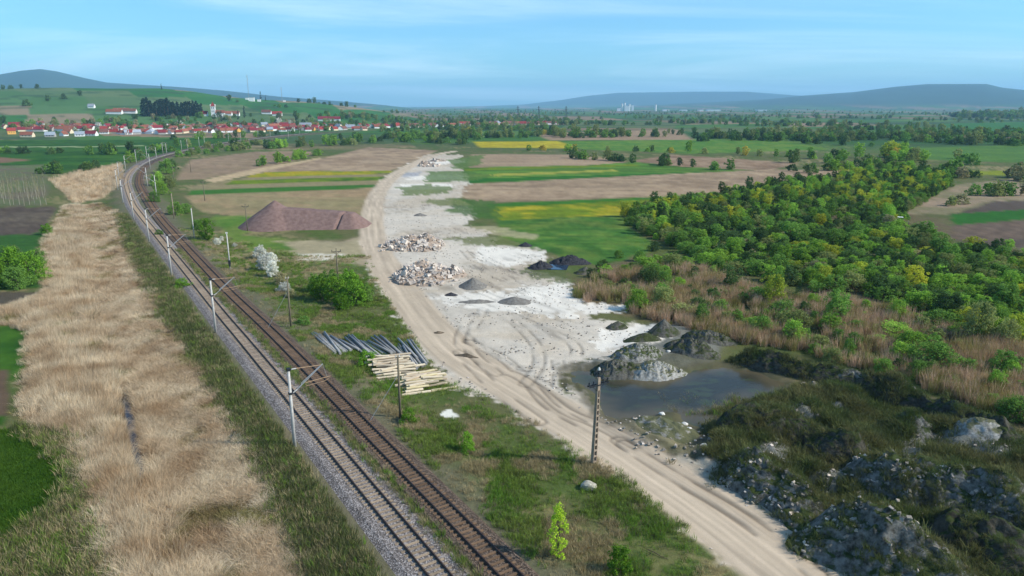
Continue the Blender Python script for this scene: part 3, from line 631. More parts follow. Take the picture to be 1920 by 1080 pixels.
def mast_meshes():
    d = {}
    mb = MB(); mb.tube((0, 0, -0.6), (0, 0, 8.6), 0.19, 0.13, 10); d['post'] = mb.mesh('post', True)
    mb = MB(); mb.box((0, 0, 8.55), (.34, .34, .28)).box((.2, 0, 8.5), (.3, .12, .1)).box((0, 0, 5.95), (.36, .36, .22)).box((.2, 0, 5.95), (.3, .12, .1)); d['clamp'] = mb.mesh('clamp')
    for nm, z_, x1, z1 in (('insulator', 8.5, .8, 8.5), ('insulator.lower', 5.95, .75, 6.25)):
        a = Vector((.3, 0, z_)); b = Vector((x1, 0, z1)); mb = MB()
        for k in range(5): mb.tube(a.lerp(b, k / 5), a.lerp(b, k / 5 + .1), .075, .075, 8).tube(a.lerp(b, k / 5 + .1), a.lerp(b, k / 5 + .2), .035, .035, 6)
        d[nm] = mb.mesh('insulator')
    mb = MB(); mb.tube((.8, 0, 8.5), (3.4, 0, 8.35), .04); d['top_tube'] = mb.mesh('top_tube')
    mb = MB(); mb.tube((1.6, .0, 6.75), (4.2, 0, 6.95), .036); d['registration_arm'] = mb.mesh('registration_arm')
    mb = MB(); mb.path([(1.7, .12, 7.0), (1.7, .12, 6.35), (3.4, .12, 6.45), (4.0, .1, 6.6), (4.3, .05, 6.9), (4.3, 0, 7.0)], .028); d['steady_arm'] = mb.mesh('steady_arm')
    mb = MB(); mb.tube((.75, 0, 6.25), (3.55, 0, 8.45), .05).tube((1.2, .0, 6.62), (1.2, .1, 6.75), .03).tube((1.2, .1, 6.75), (3.5, .1, 8.4), .04).tube((3.5, 0, 8.45), (3.9, 0, 6.9), .014); d['bracket'] = mb.mesh('bracket')
    return d
MM = mast_meshes(); MMAT = {'post': CONC, 'clamp': DARK, 'insulator': PORC, 'insulator.lower': PORC, 'top_tube': BROWNTUBE, 'registration_arm': BROWNTUBE, 'steady_arm': BROWNTUBE, 'bracket': STEEL}
MASTS = []
def catenary(px, py, label, side=1, arm=True, P=PL):
    x, y = G(px, py, .45); c, t = near_dir(P, x, y); q = Vector((t[1], -t[0])) * side
    a = math.atan2(q.y, q.x); o = thing('catenary_mast', label, 'mast', (x, y, zt(x, y)), a, 'overhead line masts along the railway')
    for k, me in MM.items():
        if arm or k in ('post', 'clamp'): add(k.split('.')[0], me, MMAT[k], o)
    MASTS.append((x, y, q, side)); return o
for px, py, lb in ((553, 840, 'nearest concrete overhead line mast, beside the left track, with tubular bracket'), (405, 625, 'second nearest concrete overhead line mast left of the tracks'),
                   (322, 518, 'third nearest overhead line mast left of the tracks'), (280, 454, 'fourth nearest overhead line mast left of the tracks'), (251, 413, 'fifth nearest overhead line mast left of the tracks'),
                   (231, 381, 'sixth nearest overhead line mast, where the tracks start to bend'), (221, 357, 'overhead line mast at the leftmost point of the track bend'), (224, 338, 'overhead line mast just behind the leftmost point of the track bend'),
                   (236, 322, 'overhead line mast outside the upper track bend'), (256, 307, 'overhead line mast outside the track bend beside a yellowish bush'), (276, 299, 'overhead line mast where the far tracks vanish behind trees'),
                   (306, 290, 'tall pale overhead line mast beyond the bend, left of a pair')):
    catenary(px, py, lb)
for px, py, lb in ((313, 291, 'pale overhead line mast beyond the bend, right of a pair'), (282, 317, 'overhead line mast inside the upper track bend'), (294, 301, 'overhead line mast among bushes inside the far bend'),
                   (277, 351, 'overhead line mast inside the bend beside a big green bush'), (294, 370, 'overhead line mast in front of the big bush inside the bend')):
    catenary(px, py, lb, -1, True, PR)
for k, (px, py) in enumerate(((341, 283), (352, 281), (374, 276), (384, 274), (429, 266), (452, 266), (484, 257), (507, 257), (541, 259), (562, 253), (578, 250), (598, 249))):
    x, y = G(px, py, .3); c, t = near_dir(PL, x, y); sd_ = (x - c[0]) * t[1] - (y - c[1]) * t[0]
    catenary(px, py, f'{ordinal(k + 1)} of the far masts along the railway before the village, counted from the left', -1 if sd_ > 0 else 1, False)
def utility(px, py, h, label, style, rot=0.0, mat=WOOD, name='utility_pole', lean=(0, 0)):
    x, y = G(px, py, .3); o = thing(name, label, 'pole', (x, y, zt(x, y)), rot, 'utility poles'); o.rotation_euler = (lean[0], lean[1], rot)
    mb = MB(); mb.tube((0, 0, -.6), (0, 0, h), .16, .11, 9); add('post', mb.mesh('post', True), mat, o)
    if style == 'three':
        mb = MB(); mb.box((0, 0, h - .35), (1.9, .1, .1)).tube((-.55, 0, h - .4), (0, 0, h - 1.0), .03).tube((.55, 0, h - .4), (0, 0, h - 1.0), .03); add('crossarm', mb.mesh('crossarm'), DARK, o)
        for dx, zz in ((-.85, h - .3), (.85, h - .3), (0, h)):
            mb = MB(); mb.tube((dx, 0, zz), (dx, 0, zz + .14), .03).tube((dx, 0, zz + .14), (dx, 0, zz + .36), .09, .05, 8); add('insulator', mb.mesh('insulator'), DARK, o)
    elif style == 'stay':
        mb = MB(); mb.box((0, .12, h - .15), (.5, .1, .1)); add('crossarm', mb.mesh('crossarm'), DARK, o)
        for dx in (-.2, .2):
            mb = MB(); mb.tube((dx, .12, h - .1), (dx, .12, h + .2), .06, .04, 7); add('insulator', mb.mesh('insulator'), PORC, o)
        mb = MB(); mb.tube((-.1, 0, h - 2.2), (-3.6, .4, 0.0), .028, .028, 5); add('stay_wire', mb.mesh('stay_wire'), STEEL, o)
    elif style == 'boxed':
        mb = MB(); mb.box((.0, -.2, 1.7), (.5, .3, .9)).box((0, -.1, 1.0), (.3, .3, .5)); add('equipment_box', mb.mesh('equipment_box'), DARK, o)
        mb = MB(); mb.box((0, 0, h - .1), (.4, .3, .25)); add('cap', mb.mesh('cap'), PORC, o)
    else:
        mb = MB(); mb.tube((-.28, 0, h - .1), (.28, 0, h - .1), .04).tube((-.28, 0, h - .1), (-.28, 0, h + .12), .05, .03, 7).tube((.28, 0, h - .1), (.28, 0, h + .12), .05, .03, 7); add('bracket', mb.mesh('bracket'), DARK, o)
    return o
utility(751, 787, 7.4, 'brown utility pole standing in front of the timber stack', 'stay', 0.5)
utility(546, 617, 8.1, 'brown utility pole with a stay wire right of the tracks, by the flowering hedge', 'stay', 0.4)
utility(432, 508, 8.2, 'pale pole with a dark equipment box near its foot, right of the tracks', 'boxed', 0.3, CONC)
utility(365, 450, 8.2, 'pale pole right of the tracks, left of a tall green bush', 'plain', 0.2, CONC)
utility(327, 412, 8.0, 'slim pole right of the tracks where the bend straightens', 'plain', 0.2, CONC_D)
utility(634, 528, 6.8, 'slim pole with three insulators standing in a big round bush', 'three', 0.35)
utility(464, 431, 7.4, 'slim pole with crossarm at the left foot of the gravel pile', 'three', 0.4)
utility(384, 375, 7.4, 'thin pole with crossarm in the tan strip field', 'three', 0.4)
utility(327, 344, 8.0, 'thin pole with crossarm at the field edge behind the bend bushes', 'three', 0.4)
utility(358, 322, 7.4, 'far thin pole with crossarm at the ploughed field edge', 'three', 0.4)
# the big slotted concrete pole at the road
def ladder_pole():
    x, y = G(1113, 868, 0.2); h = 9.3
    o = thing('concrete_pole', 'tall slotted concrete power pole standing at the edge of the dirt road', 'pole', (x, y, zt(x, y)), math.radians(38)); o.rotation_euler = (0.0, 0.035, math.radians(38))
    w0, w1, d0, d1 = .26, .16, .2, .14
    def sec(z): k = z / h; return w0 + (w1 - w0) * k, d0 + (d1 - d0) * k
    for s_ in (-1, 1):
        mb = MB()
        for i in range(12):
            z0, z1 = -.5 + i * (h - 1.3 + .5) / 12, -.5 + (i + 1) * (h - 1.3 + .5) / 12
            (wa, da), (wb, db) = sec(z0), sec(z1); j = len(mb.v)
            for (w_, d_, z_) in ((wa, da, z0), (wb, db, z1)):
                a0, a1 = sorted((s_ * w_, s_ * (w_ - .085))); mb.v += [(a0, -d_, z_), (a1, -d_, z_), (a1, d_, z_), (a0, d_, z_)]
            for q in range(4): mb.f.append([j + q, j + (q + 1) % 4, j + 4 + (q + 1) % 4, j + 4 + q])
        add('side_rail', mb.mesh('side_rail'), CONC_D, o)
    z_ = .35
    while z_ < h - 1.6:
        w_, d_ = sec(z_); mb = MB(); mb.box((0, 0, 0), (2 * w_ - .165, 2 * d_ - .01, .17)); add('rung', mb.mesh('rung'), CONC_D, o, (0, 0, z_)); z_ += .62
    w_, d_ = sec(h - .6); mb = MB(); mb.box((0, 0, h - .67), (2 * w_, 2 * d_, 1.3), taper=.93); add('head', mb.mesh('head'), CONC_D, o)
    mb = MB(); mb.box((0, -.16, h - .75), (2.6, .09, .09)).box((0, .16, h - .75), (2.6, .09, .09)).tube((-.9, 0, h - .75), (0, 0, h - 1.5), .025).tube((.9, 0, h - .75), (0, 0, h - 1.5), .025); add('crossarm', mb.mesh('crossarm'), DARK, o)
    for dx in (-1.25, -.65, .65, 1.25):
        mb = MB(); mb.tube((dx, 0, h - .72), (dx, 0, h - .5), .03).tube((dx, 0, h - .55), (dx, 0, h - .3), .085, .06, 8).tube((dx - .1, -.3, h - .62), (dx + .1, .3, h - .7), .035); add('insulator', mb.mesh('insulator'), DARK, o)
    mb = MB(); mb.tube((0, 0, h), (0, 0, h + .75), .045).tube((0, 0, h + .35), (0, 0, h + .5), .1, .1, 8); add('pin', mb.mesh('pin'), DARK, o)
    mb = MB(); mb.tube((0, 0, h + .75), (0, 0, h + .9), .15, .13, 8).tube((0, 0, h + .9), (0, 0, h + 1.03), .1, .07, 8); add('insulator', mb.mesh('insulator'), PORC, o)
ladder_pole()
# contact wires, sagging from mast to mast
def wire(P, z, label, sag=0.5):
    q, _ = resample(P, 6.0); q = q[(q[:, 1] > 30) & (q[:, 1] < 520)]; mb = MB()
    pts = [(a, b, z - sag * (1 - ((i % 10) / 5 - 1) ** 2)) for i, (a, b) in enumerate(q)]
    mb.path(pts, .011, 4); tag(add('contact_wire', mb.mesh('contact_wire'), WIREM), label, 'wire', 'overhead wires above the tracks')
wire(PL, 6.75, 'thin contact wire above the left track', .05); wire(PL, 8.2, 'thin carrying wire above the left track', 1.0)

# ------------------------------------------------------------------ concrete poles lying in a fan
POLEM = plain('grey_concrete_pole', alb(150, 148, 144), 0.8, 0.15, 1.5, 0.25, rand=0.25)
PILE = [((35, 230), (390, 530), 0), ((62, 208), (404, 505), 0), ((100, 214), (412, 498), 0), ((150, 225), (440, 492), 0), ((205, 215), (470, 500), 0), ((228, 192), (462, 508), 1), ((262, 225), (520, 500), 0), ((300, 250), (545, 492), 0), ((322, 232), (610, 440), 1),
        ((330, 288), (585, 480), 0), ((372, 250), (640, 450), 0), ((410, 268), (680, 430), 0), ((450, 285), (720, 420), 1), ((500, 300), (790, 470), 0), ((535, 248), (870, 520), 1), ((560, 230), (905, 540), 0), ((588, 208), (940, 530), 1), ((640, 212), (985, 560), 1), ((680, 270), (1000, 530), 0),
        ((730, 290), (1030, 520), 0), ((768, 300), (1080, 512), 1), ((812, 310), (1130, 505), 0), ((850, 320), (1180, 520), 0), ((882, 298), (1222, 492), 1), ((930, 250), (1252, 490), 1), ((975, 222), (1292, 484), 1), ((1020, 240), (1350, 510), 0), ((1066, 222), (1440, 560), 1), ((1110, 250), (1460, 570), 0),
        ((1330, 265), (1620, 560), 1), ((1342, 345), (1455, 560), 0), ((1325, 390), (1500, 640), 0), ((1385, 345), (1640, 690), 0), ((1405, 378), (1612, 722), 1), ((1432, 318), (1704, 704), 0), ((1476, 290), (1752, 642), 1), ((1500, 300), (1730, 690), 0), ((1520, 284), (1784, 640), 0)]
zpole = MB(); zpole.tube((0, 0, 0), (1, 0, 0), .17, .13, 12); pole_mes = {}
for k, (a, b, lay) in enumerate(PILE):
    zz = .22 + .33 * lay
    p0 = Vector((*G(580 + a[0] / 8, 600 + a[1] / 8, zz), 0)); p1 = Vector((*G(580 + b[0] / 8, 600 + b[1] / 8, zz), 0))
    d = p1 - p0; ln = round(min(max(d.length, 6), 11.5) * 2) / 2
    if ln not in pole_mes:
        m_ = MB(); m_.tube((0, 0, 0), (ln, 0, 0), .15, .19, 12); pole_mes[ln] = m_.mesh('concrete_pole'); pole_mes[ln].polygons.foreach_set('use_smooth', [len(p.vertices) == 4 for p in pole_mes[ln].polygons])
    z_ = zt((p0.x + p1.x) / 2, (p0.y + p1.y) / 2) + .17 + .33 * lay
    o = add('concrete_pole', pole_mes[ln], POLEM, None, (p0.x, p0.y, z_), math.atan2(d.y, d.x)); o.rotation_euler[1] = random.gauss(0, .012) if lay else 0
    tag(o, f"grey concrete pole lying {'on top' if lay else 'on the ground'} in the fan pile, {ordinal(k + 1)} from its left end", 'pole', 'concrete poles lying in a fan')

# ------------------------------------------------------------------ timber stacks
TIMB = [plain('fresh_timber', alb(228, 208, 176), 0.85, 0.18, 1.2, 0.15, rand=0.12, stretch=(.5, 5, 5)), plain('yellow_timber', alb(218, 200, 156), 0.85, 0.2, 1.2, 0.15, rand=0.15, stretch=(.5, 5, 5)), plain('grey_timber', alb(196, 176, 148), 0.85, 0.25, 1.2, 0.15, rand=0.2, stretch=(.5, 5, 5))]
def beam_mesh(L_, w_, h_):
    bm = bmesh.new(); bmesh.ops.create_cube(bm, size=1.0); bmesh.ops.scale(bm, vec=(L_, w_, h_), verts=bm.verts)
    bmesh.ops.bevel(bm, geom=bm.edges[:], offset=.02, segments=1, affect='EDGES'); me = bpy.data.meshes.new('timber'); bm.to_mesh(me); bm.free(); return me
BEAMS = [beam_mesh(L_, w_, .2) for L_, w_ in ((2.6, .34), (2.9, .3), (3.3, .42), (2.3, .36), (3.8, .3))]
for m_ in BEAMS: m_.materials.append(TIMB[0])
def timber(name, p0, p1, depth_dir, rows, layers, mats, where):
    """beams laid side by side from p0 to p1, in layers"""
    n = 0; a = Vector((*p0, 0)); b = Vector((*p1, 0)); dd = Vector((math.cos(depth_dir), math.sin(depth_dir), 0)); base = zt((a.x + b.x) / 2, (a.y + b.y) / 2)
    for l in range(layers):
        m_ = rows - l
        for r_ in range(m_):
            c = a.lerp(b, (r_ + .5 * l + .5) / rows)
            for half in (0, 1):
                if half and random.random() < .35: continue
                if l == layers - 1 and random.random() < .25: continue
                me = random.choice(BEAMS); off = (-1.0 if not half else 1.15) + random.gauss(0, .4); c2 = c + dd * off; n += 1
                o = add('timber', me, None, None, (c2.x, c2.y, base + .1 + l * .22), depth_dir + random.gauss(0, .07 + .03 * l)); omat(o, random.choice(mats)); o.rotation_euler[0] = random.gauss(0, .03)
                tag(o, f"timber in {['bottom', 'second', 'third', 'fourth', 'fifth', 'top'][min(l, 5)]} layer of the {where}, {ordinal(r_ + 1)} row from the back, {'right' if half else 'left'} half", 'timber', name)
timber('beams of the larger timber stack', G(722, 668), G(748, 714), math.radians(15), 10, 6, [TIMB[0], TIMB[0], TIMB[2]], 'larger stack')
timber('beams of the smaller timber stack', G(782, 700), G(800, 738), math.radians(22), 9, 4, [TIMB[1], TIMB[0], TIMB[2]], 'smaller stack')

# ------------------------------------------------------------------ heaps
def heap_mat(name, c1, c2, c3=None, scale=2.0, slope=True, bump=0.8):
    """c1 on bare faces, c2 in mottles, c3 (plants) on the flatter tops"""
    m, t, b = new_mat(name)
    col = ramp(t, noise(t, scale, 6, 0.65), [(0.34, tuple(c2)), (0.62, tuple(c1))])
    if c3 is not None:
        g = N(t, 'ShaderNodeNewGeometry'); s_ = N(t, 'ShaderNodeSeparateXYZ'); t.links.new(g.outputs['Normal'], s_.inputs[0])
        f = math_node(t, 'ADD', math_node(t, 'MULTIPLY', s_.outputs[2], 1.0), math_node(t, 'MULTIPLY', math_node(t, 'SUBTRACT', noise(t, 0.9, 5, .7), 0.5), 1.5))
        col = mix_col(t, ramp(t, f, [(0.70, (0, 0, 0)), (0.88, (1, 1, 1))]), col, tuple(c3))
    t.links.new(col, b.inputs['Base Color']); b.inputs['Roughness'].default_value = .95; b.inputs['Specular IOR Level'].default_value = .1
    bp = N(t, 'ShaderNodeBump'); bp.inputs['Strength'].default_value = bump; bp.inputs['Distance'].default_value = .15
    t.links.new(noise(t, scale * 2.2, 6, .7), bp.inputs['Height']); t.links.new(bp.outputs[0], b.inputs['Normal']); return m
def heap(px, py, rx, ry, h, rot, mat, label, rough=.3, n=44, sharp=1.0, name='spoil_heap', cat='heap', seed=None, group=None, fr=.8, skew=0.0):
    x, y = G(px, py); seed = seed if seed is not None else random.randint(0, 999)
    rad = np.linspace(0, 1, n); th = np.linspace(0, 2 * PI, 2 * n, endpoint=False)
    Rr, Th = np.meshgrid(rad, th, indexing='ij'); lx = rx * Rr * np.cos(Th); ly = ry * Rr * np.sin(Th)
    edge = 1 + .35 * (fbm(np.cos(Th) * 1.6 + 5, np.sin(Th) * 1.6 + 5, 3, seed) - .5); lx *= edge; ly *= edge
    c, s_ = math.cos(rot), math.sin(rot); wx = lx * c - ly * s_; wy = lx * s_ + ly * c
    prf_ = np.clip(1 - Rr, 0, 1) ** sharp * (1 if sharp >= 1 else 1); prf_ = prf_ if sharp >= 1 else np.clip(1 - Rr ** 1.8, 0, 1) ** 1.35
    rg = 1 - np.abs(2 * fbm((wx + x) / (fr * 2.2), (wy + y) / (fr * 2.2), 5, seed + 7, .55) - 1)
    z = h * prf_ * (1 + skew * Rr * np.cos(Th)) + rough * h * (rg - .6) * np.clip(prf_ * 3, 0, 1)
    tz = terrain(wx.ravel() + x, wy.ravel() + y).reshape(z.shape); z0 = zt(x, y)
    V = np.c_[wx.ravel(), wy.ravel(), (z + tz - z0 - .12 * Rr - .03).ravel()]
    ii = np.arange(n * 2 * n).reshape(n, 2 * n); jj = np.roll(ii, -1, 1)
    Fq = np.stack([ii[:-1], ii[1:], jj[1:], jj[:-1]], -1).reshape(-1, 4)
    o = add(name, np_mesh(name, V, Fq, True), mat, None, (x, y, z0)); return tag(o, label, cat, group)
M_GRAV = heap_mat('red_gravel', alb(140, 114, 104), alb(116, 92, 84), None, 1.0, bump=.3)
M_CLAY = heap_mat('grey_clay', alb(164, 160, 150), alb(80, 76, 66), alb(70, 78, 44), 1.6)
M_CLAYD = heap_mat('dark_clay', alb(118, 114, 104), alb(66, 62, 54), alb(64, 70, 42), 1.8)
M_CLAYP = heap_mat('pale_clay', alb(186, 182, 172), alb(122, 116, 104), alb(98, 98, 70), 1.8)
M_SLAG = heap_mat('black_slag', alb(74, 72, 74), alb(40, 40, 44), None, 2.5)
M_GREYP = heap_mat('grey_grit', alb(140, 134, 124), alb(104, 98, 90), None, 2.5, bump=.4)
M_EARTH = heap_mat('dug_earth', alb(128, 112, 92), alb(88, 76, 62), None, 3.0, bump=.6)
M_RUB = heap_mat('rubble_dust', alb(186, 166, 146), alb(140, 122, 106), None, 2.0)
# gravel pile: a peak running into a flat-topped ridge
def gravel_pile():
    x0, y0 = G(560, 428); n1_, n2_ = 150, 80; u = np.linspace(-19, 20, n1_); v_ = np.linspace(-13, 13, n2_); U, V_ = np.meshgrid(u, v_, indexing='ij')
    wob = .5 * (fbm(U / 5, V_ / 5, 4, 3) - .5); sl_ = .70
    a = 7.6 - sl_ * np.hypot(U + 8.5, V_ * .92); d2 = np.hypot(np.clip(np.abs(U - 4.5) - 10.5, 0, None), np.clip(np.abs(V_) - 2.4, 0, None)); tp = 5.3 - .075 * (U + 6); b = tp - sl_ * d2
    z = np.maximum(a, b) + wob - .9 * np.exp(-((U - 12.6 - .15 * V_) / .35) ** 2) * (np.abs(V_ + 4) < 4.5)
    z = np.maximum(z, -.4); keep = z > -.35
    ii = np.arange(n1_ * n2_).reshape(n1_, n2_); Fq = np.stack([ii[:-1, :-1], ii[1:, :-1], ii[1:, 1:], ii[:-1, 1:]], -1).reshape(-1, 4); kk = keep.ravel(); Fq = Fq[kk[Fq].any(1)]
    us, inv = np.unique(Fq, return_inverse=True); V3 = np.c_[U.ravel(), V_.ravel(), z.ravel()][us]
    tag(add('gravel_pile', np_mesh('gravel_pile', V3, inv.reshape(-1, 4), True), M_GRAV, None, (x0, y0 + 6, -.05), -.02), 'big reddish gravel pile with a pointed peak beside the dirt road', 'gravel pile')
def z_pos(V_): return 4.0 * (np.abs(V_) < 7)
gravel_pile()
heap(887, 537, 3.2, 3.2, 1.9, 0, M_GREYP, 'small cone of grey grit right of the nearer rubble heap', .06, 30, 1.05, 'grit_heap')
heap(965, 566, 3.6, 2.6, 1.0, 0, M_GREYP, 'low grey heap on the white patch in the yard', .15, 28, 1.0, 'grit_heap')
heap(846, 553, 1.6, 1.2, .55, 0, M_SLAG, 'small dark heap at the left end of the white patch', .2, 22, 1.0)
heap(895, 566, 4.2, 1.5, .5, .1, M_GREYP, 'low crumbly heap on the white patch', .5, 30, 1.0)
heap(788, 404, 2.6, 2.0, .9, 0, M_GREYP, 'tiny grey heap alone in the far yard', .15, 22, 1.0, 'grit_heap')
heap(985, 461, 2.2, 1.6, 1.0, 0, M_SLAG, 'small black heap at the far right corner of the yard', .3, 24, 1.0)
heap(1014, 502, 3.4, 2.2, 1.5, .2, M_SLAG, 'black slag heap left of the small blue puddle', .55, 34, 1.0, fr=.5)
heap(1068, 494, 5.2, 2.6, 1.9, .0, M_SLAG, 'larger black slag heap right of the small blue puddle', .55, 38, 1.0, fr=.5)
heap(1098, 512, 3.2, 2.0, 1.2, .5, M_CLAYD, 'dark lumpy heap at the yard edge right of the puddle', .55, 30, 1.0)
heap(1244, 628, 3.0, 2.4, 2.3, .3, M_CLAYD, 'dark pointed heap above the pond', .12, 40, 1.15, seed=5)
heap(1158, 614, 2.2, 1.5, 1.0, .2, M_CLAYD, 'small grey heap at the yard edge beyond the white corner', .6, 30, 1.0)
heap(1204, 640, 3.4, 2.0, .9, .1, M_CLAYD, 'low dark heap beside the white corner of the yard', .5, 34, 1.0)
heap(1196, 672, 4.4, 3.0, 1.4, .4, M_CLAY, 'grey clay mound on the pond shore, left one', .7, 64, .5, fr=.55)
heap(1150, 698, 4.0, 2.6, 1.2, .1, M_CLAYD, 'low dark clay bank running into the pond', .8, 60, .5, fr=.5)
heap(1232, 700, 4.4, 2.4, 1.3, .2, M_CLAYP, 'pale furrowed clay toe at the pond edge', .7, 60, .5, fr=.5)
heap(1296, 662, 4.6, 3.0, 1.5, -.5, M_CLAYD, 'brown clay mound on the pond shore, right one', .7, 60, .5, fr=.6)
heap(1330, 640, 4.6, 2.6, 1.3, -.3, M_CLAYD, 'low overgrown mound right of the pointed heap', .8, 60, .5, fr=.6)
heap(1250, 806, 4.2, 2.6, .9, -.5, M_CLAYP, 'low rubbly hump on the near shore of the pond', .5, 44, .5)
heap(1838, 826, 3.0, 2.4, 1.9, -.3, M_CLAYP, 'rounded pale lump near the right picture edge', .25, 44, .5)
heap(876, 668, 2.6, .5, .45, -.35, M_EARTH, 'short dark earth berm on the yard beside the road', .3, 24, 1.0)
heap(821, 624, 1.3, .8, .3, .1, M_EARTH, 'dark ridged patch of dug earth on the road edge', .6, 24, 1.0)

# long tipped banks on the spoil ground: steep towards the road, easy slope behind
BANKS = []
def bank(pts, h, wl, wr, mat, label, seed, rough=.85, fr=.75):
    C_ = spline([G(a, b, h * .8) for a, b in pts], .25); T, Nn = frames(C_); n2 = 72; v_ = np.linspace(-1, 1, n2); k = len(C_); s_ = np.arange(k) * .25
    ends = np.clip(np.minimum(np.arange(k), np.arange(k)[::-1]) / (3.4 / .25), 0, 1); ends = ends * ends * (3 - 2 * ends); hv = h * ends * (.62 + .75 * fbm(s_ / 3.2, s_ * 0 + seed, 3, seed))
    off = np.where(v_ < 0, v_ * wl, v_ * wr)[None, :] * (.75 + .5 * fbm(s_ / 2.6, s_ * 0 + 3, 3, seed + 1))[:, None] + .7 * (fbm(s_ / 1.7, s_ * 0 + 9, 3, seed + 2) - .5)[:, None]
    X = C_[:, :1] + Nn[:, :1] * off; Y = C_[:, 1:] + Nn[:, 1:] * off
    pf = np.where(v_ < 0, 1 - np.abs(v_) ** 1.5, (1 - v_ ** 1.3)) ** 1.1
    rg = 1 - np.abs(2 * fbm(X / (1.5 * fr), Y / (1.5 * fr), 5, seed + 4, .6) - 1); lum = fbm(X / .7, Y / .7, 3, seed + 6)
    Z = hv[:, None] * np.clip(pf, 0, 1) + np.clip(pf * 3, 0, 1) * (rough * (rg - .62) * 1.3 + (.55 * (lum - .5) + .3 * (fbm(X / .33, Y / .33, 2, seed + 8) - .5))) * ends[:, None]
    Z = Z + terrain(X, Y) - .15 * (1 - np.clip(pf * 4, 0, 1)) - .05
    ii = np.arange(k * n2).reshape(k, n2); Fq = np.stack([ii[:-1, :-1], ii[:-1, 1:], ii[1:, 1:], ii[1:, :-1]], -1).reshape(-1, 4)[:, ::-1]
    tag(add('spoil_bank', np_mesh('spoil_bank', np.c_[X.ravel(), Y.ravel(), Z.ravel()], Fq, True), mat), label, 'spoil bank', 'long banks of tipped spoil'); BANKS.append(np.c_[X.ravel(), Y.ravel(), Z.ravel()])
M_BK = heap_mat('spoil_clay', alb(134, 131, 122), alb(60, 57, 48), alb(64, 74, 38), 1.7, bump=1.0); M_BD = heap_mat('spoil_dark', alb(88, 84, 72), alb(50, 48, 40), alb(58, 68, 36), 1.7, bump=1.0)
bank([(1345, 850), (1400, 862), (1460, 892), (1530, 930), (1580, 955)], 2.1, 2.0, 4.0, M_BK, 'low crumbling grey bank right beside the dirt road below the pond', 3)
bank([(1500, 935), (1560, 958), (1630, 980), (1700, 1010), (1790, 1060), (1880, 1110)], 3.0, 2.8, 4.8, M_BK, 'large grey bank in the lower right corner with a shadowed face', 5)
bank([(1600, 880), (1680, 876), (1760, 890), (1850, 920), (1960, 960), (2080, 1010)], 2.8, 3.6, 4.5, M_BK, 'broad bank with crumbling grey face across the spoil ground', 7)
bank([(1345, 800), (1400, 780), (1480, 786), (1560, 815), (1640, 850)], 2.0, 2.6, 3.5, M_BD, 'dark overgrown bank right of the pond', 9)
bank([(1370, 655), (1440, 668), (1540, 690), (1620, 705), (1720, 740), (1820, 780), (1930, 830)], 1.8, 2.0, 2.4, M_BD, 'long dark lumpy bank along the back of the spoil ground', 11)
bank([(1540, 700), (1600, 705), (1680, 722), (1730, 745)], 1.5, 2.2, 1.8, M_BK, 'short pale clay bank behind the pond at the back of the spoil ground', 13)
bank([(1640, 770), (1700, 785), (1770, 810)], 1.2, 1.6, 2.0, M_BK, 'small pale streak of clay in the middle of the spoil ground', 15)
bank([(1700, 975), (1800, 985), (1900, 1020), (2000, 1060)], 2.0, 2.4, 3.5, M_BD, 'dark bank between the two big grey ones at the lower right', 17)
# broken concrete in heaps
CHUNK = [plain('broken_concrete_pale', alb(214, 198, 180), .9, .2, 2.0, .15, rand=.2), plain('broken_concrete_grey', alb(176, 164, 152), .9, .25, 2.0, .15, rand=.2), plain('broken_brick', alb(172, 150, 130), .9, .25, 2.0, .15, rand=.2)]
def chunk_verts(rs, flat):
    c = rs.uniform(.6, 1, (8, 3)) * np.array([(x, y, z) for z in (-1, 1) for x, y in ((-1, -1), (1, -1), (1, 1), (-1, 1))]) * np.array((1, .75, flat)) * .5
    return c
BOXF = np.array([(0, 3, 2, 1), (4, 5, 6, 7), (0, 1, 5, 4), (1, 2, 6, 5), (2, 3, 7, 6), (3, 0, 4, 7)])
CH_ME = []
for k in range(6):
    me = np_mesh('concrete_chunk', chunk_verts(np.random.default_rng(k), [.35, .5, .7, .3, .6, .45][k]), BOXF); me.materials.append(CHUNK[0]); CH_ME.append(me)
def euler_m(rs):
    from mathutils import Euler
    return np.array(Euler((rs.normal(0, .6), rs.normal(0, .6), rs.uniform(0, 6.3))).to_matrix())
